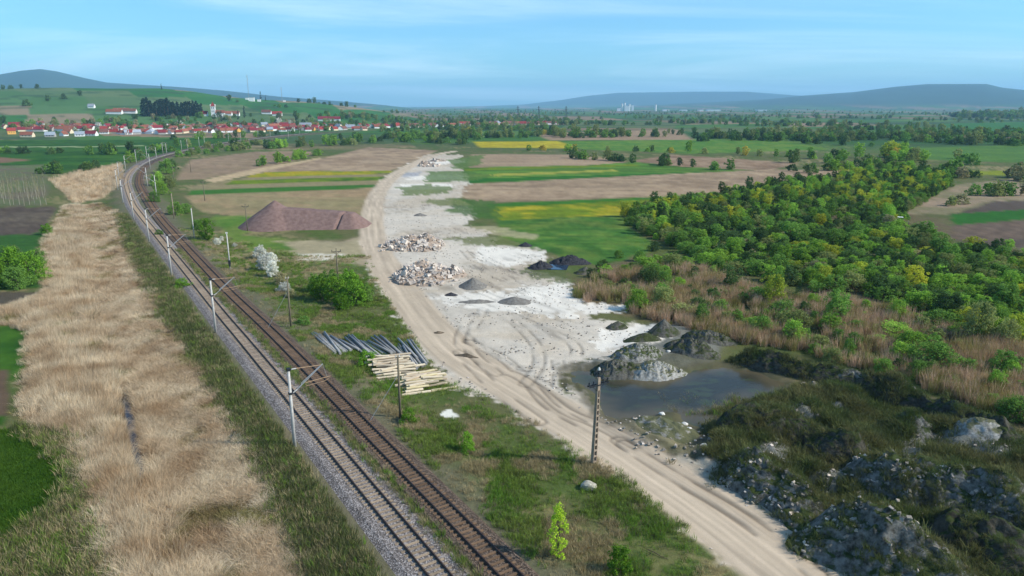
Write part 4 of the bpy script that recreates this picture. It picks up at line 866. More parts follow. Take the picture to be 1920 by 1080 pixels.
def rubble(px, py, rx, ry, h, label, n_big, n_small, sizes, seed, peaks):
    x, y = G(px, py); root = thing('rubble_heap', label, 'rubble heap', (x, y, zt(x, y)), 0, 'heaps of broken concrete in the yard'); rs = np.random.default_rng(seed)
    def hz_(a, b):
        z = 0 * a
        for (cx_, cy_, r_, hh) in peaks: z = np.maximum(z, hh * np.clip(1 - np.hypot((a - cx_ * rx) / (r_ * rx), (b - cy_ * ry) / (r_ * ry)), 0, 1))
        return h * z
    n = 60; U, V_ = np.meshgrid(np.linspace(-rx * 1.15, rx * 1.15, n), np.linspace(-ry * 1.15, ry * 1.15, n), indexing='ij'); z = hz_(U, V_); z = z + .5 * (fbm(U / 1.2, V_ / 1.2, 4, seed) - .5) * (z > .05) - .12 * (z <= 0.02)
    ii = np.arange(n * n).reshape(n, n); Fq = np.stack([ii[:-1, :-1], ii[1:, :-1], ii[1:, 1:], ii[:-1, 1:]], -1).reshape(-1, 4); Fq = Fq[(z.ravel()[Fq] > .02).any(1)]
    us, inv = np.unique(Fq, return_inverse=True); add('mound', np_mesh('mound', np.c_[U.ravel(), V_.ravel(), z.ravel()][us], inv.reshape(-1, 4), True), M_RUB, root)
    def spot():
        while True:
            a, b = rs.uniform(-rx, rx), rs.uniform(-ry, ry); zz = float(hz_(np.array(a), np.array(b)))
            if zz > .08 or rs.random() < .06: return a, b, zz
    for k in range(n_big):
        a, b, zz = spot(); o = add('concrete_chunk', CH_ME[k % 6], None, root, (a, b, zz + .12)); s_ = rs.uniform(sizes[0], sizes[1]); o.scale = (s_, s_, s_); o.rotation_euler = (rs.normal(0, .5), rs.normal(0, .5), rs.uniform(0, 6.3)); omat(o, CHUNK[rs.choice(3, p=[.5, .4, .1])])
    for ci in range(3):
        V = []; Fq = []
        for k in range(n_small // 3):
            a, b, zz = spot(); V.append(chunk_verts(rs, rs.uniform(.3, .8)) * rs.uniform(.25, .75) @ euler_m(rs).T + np.array((a, b, zz + .08))); Fq.append(BOXF + 8 * k)
        o = add('small_chunks', np_mesh('small_chunks', np.concatenate(V), np.concatenate(Fq)), CHUNK[ci], root); o['kind'] = 'stuff'
rubble(776, 462, 8.2, 7.5, 3.4, 'far heap of broken concrete slabs in the yard', 90, 480, (.8, 1.9), 3, [(-.1, .1, .75, .85), (.35, .25, .6, 1.0), (-.55, .05, .5, .5), (.3, -.35, .6, .5), (-.35, -.5, .4, .4)])
rubble(800, 517, 7.8, 9.0, 2.8, 'nearer heap of broken concrete slabs in the yard', 100, 540, (.7, 1.7), 4, [(-.15, .3, .7, 1.0), (.2, .0, .6, .7), (-.3, -.35, .6, .75), (.75, .1, .35, .6), (.1, -.6, .45, .5)])
rubble(803, 311, 7, 9, 3.0, 'small far heap of rubble at the end of the yard', 24, 90, (1.4, 2.8), 5, [(-.2, .1, .7, 1.0), (.4, -.2, .6, .6)])
rubble(820, 302, 6, 7, 1.8, 'low far rubble heap just behind the small far one', 8, 60, (1.4, 2.4), 6, [(0, 0, .9, 1.0)])
CHUNKD = plain('dusty_stone', alb(150, 140, 126), .95, .25, 3, .1, rand=.3)
STONE_SRC = [bpy.data.objects.new('stone', m_.copy()) for m_ in CH_ME]
for k_, o_ in enumerate(STONE_SRC): o_.data.materials[0] = (CHUNK[0], CHUNKD, CHUNKD, CHUNK[1], CHUNKD, CHUNKD)[k_]
ROCK = plain('pale_boulder', alb(222, 216, 204), .9, .15, 3, .1, bump=.4)
def boulder(px, py, r_, label, mat=ROCK):
    x, y = G(px, py); bm = bmesh.new(); bmesh.ops.create_icosphere(bm, subdivisions=3, radius=1)
    sx = random.uniform(0, 50)
    for v in bm.verts:
        k = float(fbm(np.array([v.co.x * 1.3 + sx]), np.array([v.co.y * 1.3 + v.co.z * 1.1]), 4, 5)[0]); v.co *= (.65 + .7 * k); v.co.z *= .7
    bmesh.ops.scale(bm, vec=(r_, r_ * .85, r_), verts=bm.verts); me = bpy.data.meshes.new('boulder'); bm.to_mesh(me); bm.free()
    tag(add('boulder', me, mat, None, (x, y, zt(x, y) + r_ * .3)), label, 'boulder', 'pale boulders around the pond')
for px, py, r_, lb in ((1241, 775, .36, 'pale boulder at the pond edge, leftmost of the row'), (1257, 801, .3, 'pale boulder on the rubbly hump, second of the row'), (1273, 802, .24, 'smallest pale boulder in the row by the pond'), (1284, 797, .36, 'pale boulder at the pond edge, next to the end of the row'), (1291, 806, .42, 'pale boulder at the pond edge, rightmost of the row'),
                       (1319, 844, .36, 'lone white boulder below the pond'), (1253, 665, .3, 'small white stone on the clay mound')): boulder(px, py, r_, lb)
M_LIME = plain('weathered_lump', alb(176, 168, 148), .95, .35, 4, .1, bump=.9)
boulder(1105, 916, .75, 'pale earthy lump lying in the grass below the concrete pole', M_LIME)
# ------------------------------------------------------------------ foliage building blocks
def leaves(cent, rad, per, size, rs, up=0.3, squash=.8):
    """leaf-sized quads spread through clumps"""
    cent = np.asarray(cent); n = len(cent) * per; c = np.repeat(cent, per, 0); r_ = np.repeat(rad, per)[:, None]
    d = rs.normal(size=(n, 3)); d /= np.linalg.norm(d, axis=1)[:, None]; d[:, 2] *= squash
    p = c + d * r_ * rs.uniform(.45, 1, (n, 1)) ** .6
    nm = d * .8 + rs.normal(size=(n, 3)) * .7 + np.array((0, 0, up)); nm /= np.linalg.norm(nm, axis=1)[:, None]
    a = np.cross(nm, rs.normal(size=(n, 3))); a /= np.linalg.norm(a, axis=1)[:, None]; b = np.cross(nm, a)
    s_ = size * rs.uniform(.6, 1.35, (n, 1)); V = np.stack([p - a * s_ * .5, p + b * s_ * .38, p + a * s_ * .5, p - b * s_ * .38], 1).reshape(-1, 3)
    return V, np.arange(4 * n).reshape(-1, 4)
def crown_mesh(h, w, n_cl, per, size, seed, base=.25, kind='round'):
    rs = np.random.default_rng(seed); cs = []; rd = []
    while len(cs) < n_cl:
        z = rs.uniform(base, .97); a = rs.uniform(0, 2 * PI)
        if kind == 'round': wr = math.sqrt(max(0, 1 - ((z - .55) / .5) ** 2))
        elif kind == 'bush': wr = math.sqrt(max(0, 1 - (max(z - .2, 0) / .85) ** 2))
        elif kind == 'cone': wr = 1.05 - z
        elif kind == 'poplar': wr = .9 * math.sin(PI * min(1, z * .9 + .1)) ** .7
        else: wr = .55 + .5 * rs.random() - .3 * abs(z - .6)
        wr *= (1 + .34 * math.sin(3 * a + seed) * math.sin(5 * z + seed)) * rs.uniform(.85, 1.22)
        q = math.sqrt(rs.uniform(.25, 1)); cs.append((wr * w / 2 * q * math.cos(a) * .88, wr * w / 2 * q * math.sin(a) * .88, z * h * rs.uniform(.92, 1.14))); rd.append(w * rs.uniform(.06, .15))
    V, Fq = leaves(cs, np.array(rd), per, size, rs); return np_mesh('crown', V, Fq), cs
def trunk_mesh(h, w, cs, seed, r0=.12, top=.55, limbs=9):
    rs = random.Random(seed); mb = MB(); p = Vector((0, 0, -.3)); pts = [p]
    for i in range(5): pts.append(Vector((rs.gauss(0, .03 * w), rs.gauss(0, .03 * w), h * top * (i + 1) / 5)))
    mb.path(pts, [r0 * (1 - .14 * i) for i in range(6)], 6)
    for c in rs.sample(cs, min(limbs, len(cs))):
        k = rs.randint(1, 5); s_ = pts[k]; e = Vector(c); m_ = s_.lerp(e, .5) + Vector((0, 0, .08 * h)); mb.path([s_, m_, e], [r0 * .4, r0 * .25, r0 * .08], 5)
    return mb.mesh('trunk')
BARK = plain('bark', alb(98, 86, 70), .95, .3, 4, .1); BARKP = plain('pale_bark', alb(168, 158, 140), .95, .25, 4, .1)
def albf(r, g, b): return np.clip(alb(r, g, b) * 2.3, 0, .8)
LG = {'green': leaf_mat('green_leaves', albf(88, 114, 48), albf(74, 100, 44)), 'fresh': leaf_mat('fresh_leaves', albf(108, 134, 50), albf(94, 122, 44)), 'yellow': leaf_mat('yellow_green_leaves', albf(138, 138, 44), albf(122, 132, 46)),
      'dark': leaf_mat('dark_leaves', albf(66, 84, 42), albf(54, 72, 40)), 'olive': leaf_mat('olive_leaves', albf(110, 114, 66), albf(96, 104, 58)), 'bud': leaf_mat('budding_twigs', albf(124, 114, 84), albf(108, 106, 74)),
      'blossom': leaf_mat('white_blossom', alb(236, 232, 216), alb(226, 222, 204)), 'amber': leaf_mat('amber_leaves', albf(150, 132, 52), albf(136, 126, 50)), 'conifer': leaf_mat('conifer_needles', albf(38, 54, 42), albf(32, 46, 38)), 'vivid': leaf_mat('vivid_spring_leaves', albf(124, 142, 40), albf(112, 134, 38)), 'deep': leaf_mat('deep_green_leaves', albf(70, 100, 28), albf(84, 112, 34))}
PROTO = []
for i, (h, w, ncl, per, sz, kind, base, top) in enumerate(((5.2, 5.4, 130, 40, .24, 'bush', .05, .6), (6.0, 5.0, 130, 40, .25, 'round', .06, .6), (4.4, 5.8, 120, 40, .23, 'bush', .04, .5), (6.8, 4.6, 130, 40, .25, 'loose', .06, .65), (3.8, 5.2, 110, 40, .22, 'bush', .04, .5), (5.8, 4.8, 110, 38, .24, 'loose', .06, .6))):
    cm, cs = crown_mesh(h, w, ncl, per, sz, 100 + i, base, kind); cm.materials.append(LG['green']); PROTO.append((cm, trunk_mesh(h, w, cs, i), h, w))
BUSH = []
for i, (h, w, ncl, per, sz) in enumerate(((2.2, 2.8, 90, 40, .14), (1.7, 2.6, 80, 40, .13), (3.0, 3.2, 100, 44, .16), (2.6, 2.2, 90, 40, .14))):
    cm, cs = crown_mesh(h, w, ncl, per, sz, 200 + i, .04, 'bush'); cm.materials.append(LG['green']); BUSH.append((cm, trunk_mesh(h, w, cs, 40 + i, .05, .4, 8), h, w))
FAR = []
for i, (h, w, ncl, per, sz, kind) in enumerate(((6, 6.5, 75, 16, .6, 'round'), (5, 6.5, 75, 16, .6, 'bush'), (7.4, 6, 80, 16, .6, 'loose'), (4, 6, 66, 16, .55, 'bush'))):
    cm, cs = crown_mesh(h, w, ncl, per, sz, 300 + i, .08, kind); cm.materials.append(LG['green']); FAR.append((cm, None, h, w))
KIND = {'green': 'green', 'fresh': 'bright green', 'yellow': 'yellow-green', 'dark': 'dark green', 'olive': 'olive green', 'bud': 'brownish budding', 'blossom': 'white flowering', 'amber': 'amber', 'vivid': 'vivid yellow-green', 'deep': 'deep green'}
def plant(x, y, pr, mat, label, name='tree', cat='tree', group=None, sc=1.0, scz=None, parts=True, bark=BARK, z=None):
    z = zt(x, y) if z is None else z
    s3 = (sc * random.uniform(.9, 1.1), sc * random.uniform(.9, 1.1), (scz or sc) * random.uniform(.92, 1.08)); rz = random.uniform(0, 6.28)
    if not parts or pr[1] is None:
        o = add(name, pr[0], None, None, (x, y, z), rz); o.scale = s3; omat(o, LG[mat]); return tag(o, label, cat, group)
    o = thing(name, label, cat, (x, y, z), rz, group); o.scale = s3
    c = add('crown', pr[0], None, o); omat(c, LG[mat]); add('trunk', pr[1], bark, o); return o
def inside(poly, x, y):
    P = np.asarray(poly); ins = False
    for i in range(len(P)):
        ax, ay = P[i]; bx, by = P[(i + 1) % len(P)]
        if (ay > y) != (by > y) and x < (bx - ax) * (y - ay) / (by - ay) + ax: ins = not ins
    return ins
def poisson(poly, n, dmin, seed, tries=40):
    rs = random.Random(seed); P = np.asarray(poly); out = []; cell = {}
    x0, y0 = P.min(0); x1, y1 = P.max(0)
    for _ in range(n * tries):
        x, y = rs.uniform(x0, x1), rs.uniform(y0, y1); k = (int(x // dmin), int(y // dmin))
        if any(math.hypot(x - a, y - b) < dmin for i in (-1, 0, 1) for j in (-1, 0, 1) for a, b in cell.get((k[0] + i, k[1] + j), ())) or not inside(poly, x, y): continue
        cell.setdefault(k, []).append((x, y)); out.append((x, y))
        if len(out) >= n: break
    return out
def to_px(x, y, z=0.0):
    cp, sp = math.cos(PITCH), math.sin(PITCH); dy = y; dz = z - H
    dep = dy * cp - dz * sp; up = dy * sp + dz * cp; return CX + F * x / dep, CY - F * up / dep
# ------------------------------------------------------------------ the wood on the right
WOOD_P = PX((1166, 404), (1230, 388), (1340, 372), (1450, 350), (1560, 338), (1640, 318), (1740, 322), (1780, 350), (1700, 396), (1690, 425), (1790, 466), (1940, 482), (2060, 560), (2060, 660), (1900, 640), (1800, 615), (1700, 570), (1600, 552), (1500, 548), (1420, 520), (1330, 500), (1270, 466), (1190, 432))
rsw = random.Random(11); WP = poisson(WOOD_P, 1500, 3.7, 5, 60); WP = [(x, y, *to_px(x, y)) for x, y in WP]; WP = sorted([q for q in WP if -40 < q[2] < 1990], key=lambda q: q[1])
WP = [q for q in WP if not (1540 < q[2] < 1660 and 405 < q[3] < 440 and rsw.random() < .7)]
for x, y, px, py in WP[:290]:
    m = rsw.choices(['green', 'fresh', 'yellow', 'dark', 'olive', 'bud'], [38, 28, 8, 8, 14, 4])[0]
    side = 'at the near edge' if py > 520 else ('in the near half' if py > 480 else ('in the middle' if py > 440 else 'deep inside')); lr = 'near the meadow' if px < 1330 else ('left of its centre' if px < 1480 else ('at its centre' if px < 1620 else ('right of its centre' if px < 1780 else 'at its far right')))
    pi = rsw.randrange(6); sz = rsw.uniform(.75, 1.2)
    plant(x, y, PROTO[pi], m, f'{["small", "middling", "large"][min(2, int((sz - .75) / .15))]} {KIND[m]} {["round", "upright", "spreading", "tall", "squat", "loose"][pi]} tree {side} of the wood, {lr}', group='trees of the wood right of the yard', sc=sz * .86, scz=sz * rsw.uniform(.42, .7))
srw = []
for i in range(6):
    me = PROTO[i][0].copy(); me.materials.clear(); me.materials.append(LG[['green', 'fresh', 'olive', 'dark', 'green', 'yellow'][i]]); srw.append(bpy.data.objects.new('wood_tree', me))
WREST = [(q[0], q[1]) for q in WP[290:]]
for px, py, pi, m, sc, lb in ((1310, 606, 2, 'dark', .5, 'dark green shrub in the russet reeds, above the pointed heap'), (1425, 628, 4, 'green', .75, 'green shrub in the reeds behind the pond, left of a rounder one'), (1488, 642, 4, 'fresh', .85, 'round bright green shrub in the reeds behind the pond'), (1566, 604, 1, 'green', .82, 'upright green tree standing alone in the russet reeds'),
                              (1448, 572, 1, 'yellow', .85, 'yellow-green tree at the front corner of the wood'), (1350, 590, 2, 'green', .55, 'green shrub among the brown reeds left of the wood corner'), (1240, 560, 2, 'green', .55, 'low green shrub at the yard side of the reeds'), (1190, 552, 4, 'green', .5, 'small green shrub nearest the white yard corner'), (1270, 540, 4, 'fresh', .5, 'bright low shrub in the reeds below the wood'), (1130, 508, 4, 'dark', .62, 'dark shrub right of the black slag heaps'), (1110, 520, 2, 'dark', .45, 'small dark shrub touching the slag heap'), (1200, 490, 4, 'green', .6, 'green shrub at the tip of the meadow'), (1225, 470, 4, 'dark', .6, 'dark shrub between meadow and wood'), (1160, 484, 4, 'green', .5, 'small green shrub on the meadow edge'),
                              (1600, 650, 4, 'green', .5, 'low green shrub right of the lone upright tree'), (1710, 655, 2, 'fresh', .62, 'bright shrub in the reeds below the wood, right part'), (1560, 680, 4, 'olive', .55, 'olive shrub at the back of the spoil ground'), (1655, 700, 4, 'green', .5, 'green shrub behind the grey furrowed ridge'), (1760, 690, 4, 'olive', .6, 'olive shrub in the russet reeds near the right edge'), (1880, 700, 2, 'green', .7, 'green shrub at the right picture edge above the reeds'), (1890, 780, 4, 'green', .55, 'small green shrub at the right picture edge below the reeds'), (1720, 710, 4, 'green', .6, 'green shrub where the reeds meet the spoil ground'), (1830, 640, 1, 'olive', .9, 'olive tree at the right picture edge of the wood front'), (1905, 640, 0, 'yellow', .8, 'yellow-green tree at the right picture edge'), (1370, 545, 5, 'dark', .9, 'dark tree at the wood corner with loose crown'), (1775, 600, 0, 'dark', .9, 'dark tree on the front edge of the wood, right half')):
    x, y = G(px, py); plant(x, y, PROTO[pi], m, lb, 'shrub' if 'shrub' in lb else 'tree', 'shrub' if 'shrub' in lb else 'tree', 'shrubs and single trees in the russet reeds', sc=sc)
for k, (x, y) in enumerate(sorted(poisson(PX((1080, 545), (1130, 512), (1250, 495), (1330, 510), (1450, 560), (1560, 566), (1700, 590), (1800, 630), (1960, 650), (1960, 800), (1800, 745), (1680, 695), (1560, 672), (1450, 645), (1380, 630), (1290, 605), (1210, 585)), 115, 3.0, 61), key=lambda q: to_px(*q)[0])):
    m = rsw.choices(['green', 'fresh', 'olive', 'dark'], [36, 26, 26, 12])[0]; plant(x, y, (BUSH + PROTO[4:5])[rsw.randrange(5)], m, f'low {KIND[m]} shrub in the russet reeds before the wood, {ordinal(k + 1)} from the left', 'shrub', 'shrub', 'low shrubs in the russet reeds', sc=rsw.uniform(.6, 1.25), scz=rsw.uniform(.5, 1.0))
# ------------------------------------------------------------------ shrubs near the railway and road
for px, py, bi, m, sc, scz, lb in ((875, 850, 0, 'deep', .62, .95, 'upright green shrub on the bank, between track and dirt road'), (766, 800, 1, 'deep', .85, .85, 'low green shrub at the foot of the brown utility pole'), (690, 686, 1, 'deep', 1.15, 1.1, 'dark green shrub between the lying poles and the timber'), (1160, 1078, 3, 'deep', .85, .95, 'green shrub at the bottom picture edge beside the road'), (570, 612, 1, 'green', .9, .8, 'small green shrub right of the tracks near the stay pole'),
                                   (342, 543, 1, 'deep', 1.25, .95, 'bright green low shrub left of the tracks'), (135, 643, 1, 'deep', .5, .6, 'tiny green shrub in the reed bed'), (300, 445, 1, 'green', 1.0, .9, 'small shrub at the right border of the reed bed'), (245, 465, 1, 'olive', 1.0, .8, 'olive shrub left of the tracks, third mast away'), (88, 440, 2, 'deep', 1.0, .9, 'green shrub at the corner of the dark plot beside the reeds')):
    x, y = G(px, py); plant(x, y, BUSH[bi], m, lb, 'shrub', 'shrub', 'shrubs beside the railway', sc=sc, scz=scz)
cmv, csv = crown_mesh(4.2, 1.9, 120, 26, .11, 401, .06, 'poplar'); cmv.materials.append(LG['vivid']); SAP = (cmv, trunk_mesh(4.2, 1.9, csv, 77, .05, .9, 14), 4.4, 1.5)
x, y = G(1046, 1052, .3); plant(x, y, SAP, 'vivid', 'slender vivid yellow-green sapling beside the right track', 'sapling', 'tree', sc=1.0)
for k, (px, py, sc, m) in enumerate(((600, 560, 1.0, 'deep'), (632, 566, 1.15, 'deep'), (668, 572, 1.1, 'deep'), (620, 548, 1.0, 'green'), (655, 552, 1.05, 'deep'), (684, 566, .8, 'green'), (590, 546, .8, 'green'), (640, 580, .75, 'deep'))):
    x, y = G(px, py); plant(x, y, BUSH[2], m, ['leftmost front stem clump', 'middle front stem clump', 'right front stem clump', 'back left stem clump', 'back right stem clump', 'rightmost stem clump', 'leftmost back stem clump', 'lowest front stem clump'][k] + ' of the big green thicket by the gravel pile', 'shrub', 'shrub', 'stems of the big thicket', sc=sc * 1.25, scz=sc * 1.3)
for k, (px, py, sc) in enumerate(((490, 484, 1.2), (506, 493, 1.4), (498, 506, 1.15), (512, 518, 1.3), (526, 532, 1.1), (534, 546, 1.0), (408, 460, .6), (416, 452, .5), (545, 556, .7), (440, 462, .5))):
    x, y = G(px, py); plant(x, y, BUSH[k % 4], 'blossom' if k not in (4, 8) else 'bud', f'{"white flowering" if k not in (4, 8) else "brownish budding"} bush, {ordinal(k + 1)} of the blossom bushes right of the tracks', 'flowering_bush', 'bush', 'flowering bushes right of the tracks', sc=sc, bark=BARKP)
for px, py, pi, m, sc, lb in ((388, 452, 1, 'deep', .95, 'tall bright green bush right of the tracks among blossom bushes'), (372, 432, 4, 'green', .7, 'green bush behind the tall bright one'), (296, 350, 0, 'fresh', 1.15, 'big bright bush inside the track bend, upper part'), (304, 366, 2, 'fresh', 1.1, 'big bright bush inside the track bend, middle part'), (290, 382, 4, 'green', .9, 'dark green bush inside the track bend, lower part'), (318, 352, 2, 'olive', 1.1, 'olive bush right of the big bend bush'), (312, 326, 0, 'green', 1.4, 'round green bush behind the big bend bush'), (322, 318, 2, 'dark', 1.3, 'dark bush behind the bend, left of the ploughed field'),
                              (245, 305, 0, 'fresh', 1.3, 'yellowish bush outside the far bend'), (262, 300, 2, 'green', 1.3, 'green bush outside the far bend, right one'), (330, 405, 2, 'green', .9, 'round green bush right of the slim pole at the bend'), (348, 400, 4, 'green', .8, 'low green bush at the tan strip field'), (20, 528, 0, 'deep', 1.25, 'large green tree at the left picture edge, left one'), (58, 530, 2, 'deep', 1.3, 'large green tree at the left picture edge, right one'), (36, 540, 4, 'green', 1.1, 'low green tree in front of the pair at the left picture edge'), (-10, 540, 0, 'deep', 1.2, 'green tree cut by the left picture edge'), (70, 505, 2, 'green', .9, 'green tree behind the pair at the left picture edge'), (25, 490, 4, 'dark', .9, 'dark tree behind the pair at the left picture edge')):
    x, y = G(px, py); plant(x, y, PROTO[pi], m, lb, 'bush', 'bush', 'bushes along the railway', sc=sc)
# ------------------------------------------------------------------ leafless saplings at the left edge
def bare_tree(seed, h=8.5):
    rs = random.Random(seed); mb = MB(); pts = [Vector((rs.gauss(0, .05) * i, rs.gauss(0, .05) * i, h * i / 6 - .3)) for i in range(7)]; mb.path(pts, [.09, .08, .07, .055, .04, .028, .012], 5)
    b2 = MB()
    for k in range(34):
        t_ = rs.uniform(.2, .97); i = min(int(t_ * 6), 5); s_ = pts[i].lerp(pts[i + 1], t_ * 6 - i); a = rs.uniform(0, 6.28); l = (1.05 - t_) * h * .26 + .3
        e = s_ + Vector((math.cos(a) * l * .5, math.sin(a) * l * .5, l * .9)); b2.tube(s_, e, .022, .008, 3, False)
        for _ in range(2): q = s_.lerp(e, rs.uniform(.4, .9)); b2.tube(q, q + Vector((rs.gauss(0, .3), rs.gauss(0, .3), .5)), .012, .005, 3, False)
    return mb.mesh('trunk'), b2.mesh('twigs')
BT = [bare_tree(k) for k in range(4)]
k = 0
for row, (y0, n) in enumerate(((384, 13), (372, 12), (360, 12))):
    for i in range(n):
        x, y = G(-30 + i * 9.6 + row * 4 + random.uniform(-2, 2), y0 + random.uniform(-2, 2)); o = thing('sapling', f'leafless pale sapling in the {["front", "middle", "back"][row]} row at the left picture edge, {ordinal(i + 1)} from the left', 'tree', (x, y, zt(x, y)), random.uniform(0, 6), 'leafless saplings in rows'); o.scale = [random.uniform(.85, 1.1)] * 3
        a, b = BT[k % 4]; k += 1; add('trunk', a, BARKP, o); add('twigs', b, LG['bud'], o)
# ------------------------------------------------------------------ hedgerows and scattered trees of the plain
nF = 0
def hedge(pts, n, spread, mats, where, sc=(.6, 1.1), grp='hedgerow trees across the plain', pr=FAR):
    global nF
    P = spline(PX(*pts), 4.0); rs = random.Random(len(pts) * 7 + n + int(pts[0][0])); sp_ = []
    for k in range(n): i = rs.randrange(len(P)); sp_.append((P[i, 0] + rs.gauss(0, spread), P[i, 1] + rs.gauss(0, spread * 1.2)))
    for k, (x, y) in enumerate(sorted(sp_, key=lambda q: to_px(*q)[0])):
        m = rs.choice(mats); nF += 1
        plant(x, y, pr[rs.randrange(len(pr))], m, f'{KIND[m]} bush {where}, {ordinal(k + 1)} from the left', 'bush', 'bush', grp, sc=rs.uniform(*sc), parts=False)
hedge([(490, 311), (540, 302), (596, 291)], 16, 1.5, ['green', 'fresh', 'fresh', 'green'], 'in the hedge between two ploughed fields', (.6, .95))
hedge([(455, 281), (560, 276), (640, 271), (760, 266), (890, 273)], 46, 6, ['green', 'dark', 'fresh', 'green', 'olive'], 'in the tree belt behind the fields', (.8, 1.4))
hedge([(640, 262), (760, 258), (900, 262)], 26, 8, ['green', 'dark', 'olive', 'green', 'fresh'], 'at the back of the far tree belt', (.8, 1.4))
hedge([(1085, 297), (1180, 304), (1300, 314)], 22, 2.5, ['dark', 'green', 'olive'], 'in the dark hedge beside the small brown field', (.6, 1.05))
hedge([(960, 282), (1080, 284), (1280, 286), (1490, 296), (1600, 302)], 24, 5, ['green', 'dark', 'fresh', 'amber', 'olive'], 'scattered along the far field lane', (.6, 1.15))
hedge([(1340, 318), (1370, 318)], 3, 1, ['green'], 'standing alone between two brown fields', (.8, .9))
hedge([(1480, 324), (1560, 318), (1640, 312), (1720, 318)], 20, 4, ['green', 'dark', 'olive', 'fresh'], 'in the hedge at the top of the wood', (.7, 1.2))
hedge([(1540, 306), (1640, 300), (1700, 296), (1760, 312)], 28, 12, ['green', 'dark', 'fresh', 'olive'], 'in the loose grove behind the wood', (.8, 1.4))
hedge([(1660, 296), (1690, 294)], 4, 4, ['amber', 'yellow'], 'of the amber clump behind the wood', (1.3, 1.7))
hedge([(1760, 336), (1840, 330), (1920, 336)], 16, 5, ['dark', 'green', 'bud'], 'in the hedge right of the wood', (.8, 1.3))
hedge([(1850, 372), (1915, 366), (1780, 388)], 8, 3, ['olive', 'green', 'bud'], 'on the pale ground above the dark plots', (.7, 1.1))
hedge([(0, 287), (90, 287), (170, 288), (260, 288), (330, 284)], 26, 5, ['green', 'dark', 'fresh', 'green'], 'in the hedge across the left green field', (.7, 1.2))
hedge([(90, 326), (130, 324), (180, 318)], 10, 2, ['dark', 'green'], 'at the edge of the far left reeds', (.7, 1.0))
hedge([(330, 276), (400, 278), (470, 272), (520, 270)], 16, 5, ['bud', 'green', 'olive', 'dark'], 'along the far railway embankment', (.6, 1.0))
hedge([(350, 294), (420, 284), (500, 279)], 12, 4, ['green', 'green', 'olive'], 'above the left ploughed field', (.6, .9))
hedge([(330, 262), (480, 256), (560, 252)], 20, 7, ['dark', 'green', 'olive', 'fresh'], 'in front of the village houses', (.9, 1.5))
hedge([(800, 254), (960, 252), (1100, 254)], 24, 14, ['green', 'fresh', 'dark', 'olive', 'amber'], 'in the far left tree line', (.8, 1.4))
hedge([(1180, 254), (1260, 250), (1400, 252), (1560, 256)], 24, 16, ['green', 'dark', 'olive'], 'in the far right tree line', (.8, 1.4))
hedge([(1480, 266), (1700, 262), (1900, 276)], 22, 18, ['green', 'dark', 'olive', 'fresh'], 'scattered over the far right of the plain', (.8, 1.4))
hedge([(1280, 264), (1440, 266), (1640, 274)], 14, 9, ['dark', 'green'], 'in the dark hedge above the far green field', (.9, 1.5))
# what nobody could count: woods melting into the haze
def gn_scatter(name, pts, rot, scl, idx_, srcs, label, mat=None):
    me = np_mesh_pts(name, pts, {'rot': ('FLOAT_VECTOR', rot), 'scl': ('FLOAT_VECTOR', scl), 'idx': ('INT', idx_)})
    o = add(name, me); tag(o, label, None, None, 'stuff')
    g = bpy.data.node_groups.new(name, 'GeometryNodeTree'); g.interface.new_socket('Geometry', in_out='INPUT', socket_type='NodeSocketGeometry'); g.interface.new_socket('Geometry', in_out='OUTPUT', socket_type='NodeSocketGeometry')
    gi = N(g, 'NodeGroupInput'); go = N(g, 'NodeGroupOutput'); ip = N(g, 'GeometryNodeInstanceOnPoints'); jn = N(g, 'GeometryNodeJoinGeometry')
    for s_ in reversed(srcs):
        oi = N(g, 'GeometryNodeObjectInfo'); oi.inputs['Object'].default_value = s_; oi.inputs['As Instance'].default_value = True; g.links.new(oi.outputs['Geometry'], jn.inputs[0])
    def att(n, ty): a = N(g, 'GeometryNodeInputNamedAttribute', data_type=ty); a.inputs['Name'].default_value = n; return a.outputs[0]
    g.links.new(gi.outputs[0], ip.inputs['Points']); g.links.new(jn.outputs[0], ip.inputs['Instance']); ip.inputs['Pick Instance'].default_value = True
    g.links.new(att('idx', 'INT'), ip.inputs['Instance Index']); g.links.new(att('rot', 'FLOAT_VECTOR'), ip.inputs['Rotation']); g.links.new(att('scl', 'FLOAT_VECTOR'), ip.inputs['Scale'])
    g.links.new(ip.outputs[0], go.inputs[0]); md = o.modifiers.new('scatter', 'NODES'); md.node_group = g; return o
def np_mesh_pts(name, pts, attrs):
    me = bpy.data.meshes.new(name); me.vertices.add(len(pts)); me.vertices.foreach_set('co', np.asarray(pts, np.float32).ravel())
    for an, (ty, arr) in attrs.items():
        at = me.attributes.new(an, ty, 'POINT'); at.data.foreach_set('vector' if ty == 'FLOAT_VECTOR' else 'value', np.asarray(arr, np.int32 if ty == 'INT' else np.float32).ravel())
    return me
def source(name, me, mat):
    """a tuft that only the scatter of a stuff object uses"""
    o = bpy.data.objects.new(name, me)
    if len(me.materials) == 0: me.materials.append(mat)
    return o
def cloud(xy, seed, smin, smax, nsrc, tilt=.12, zoff=0.0):
    rs = np.random.default_rng(seed); xy = np.asarray(xy); n = len(xy); z = terrain(xy[:, 0], xy[:, 1]) + zoff
    s_ = rs.uniform(smin, smax, n); return np.c_[xy, z], np.c_[rs.normal(0, tilt, n), rs.normal(0, tilt, n), rs.uniform(0, 6.28, n)], np.c_[s_, s_, s_ * rs.uniform(.8, 1.2, n)], rs.integers(0, nsrc, n)
rs = np.random.default_rng(5); xy = []
for _ in range(14000):
    a = math.radians(rs.uniform(-42, 42)); r_ = math.exp(rs.uniform(math.log(780), math.log(6500))); x, y = r_ * math.sin(a), r_ * math.cos(a)
    xy.append((x, y))
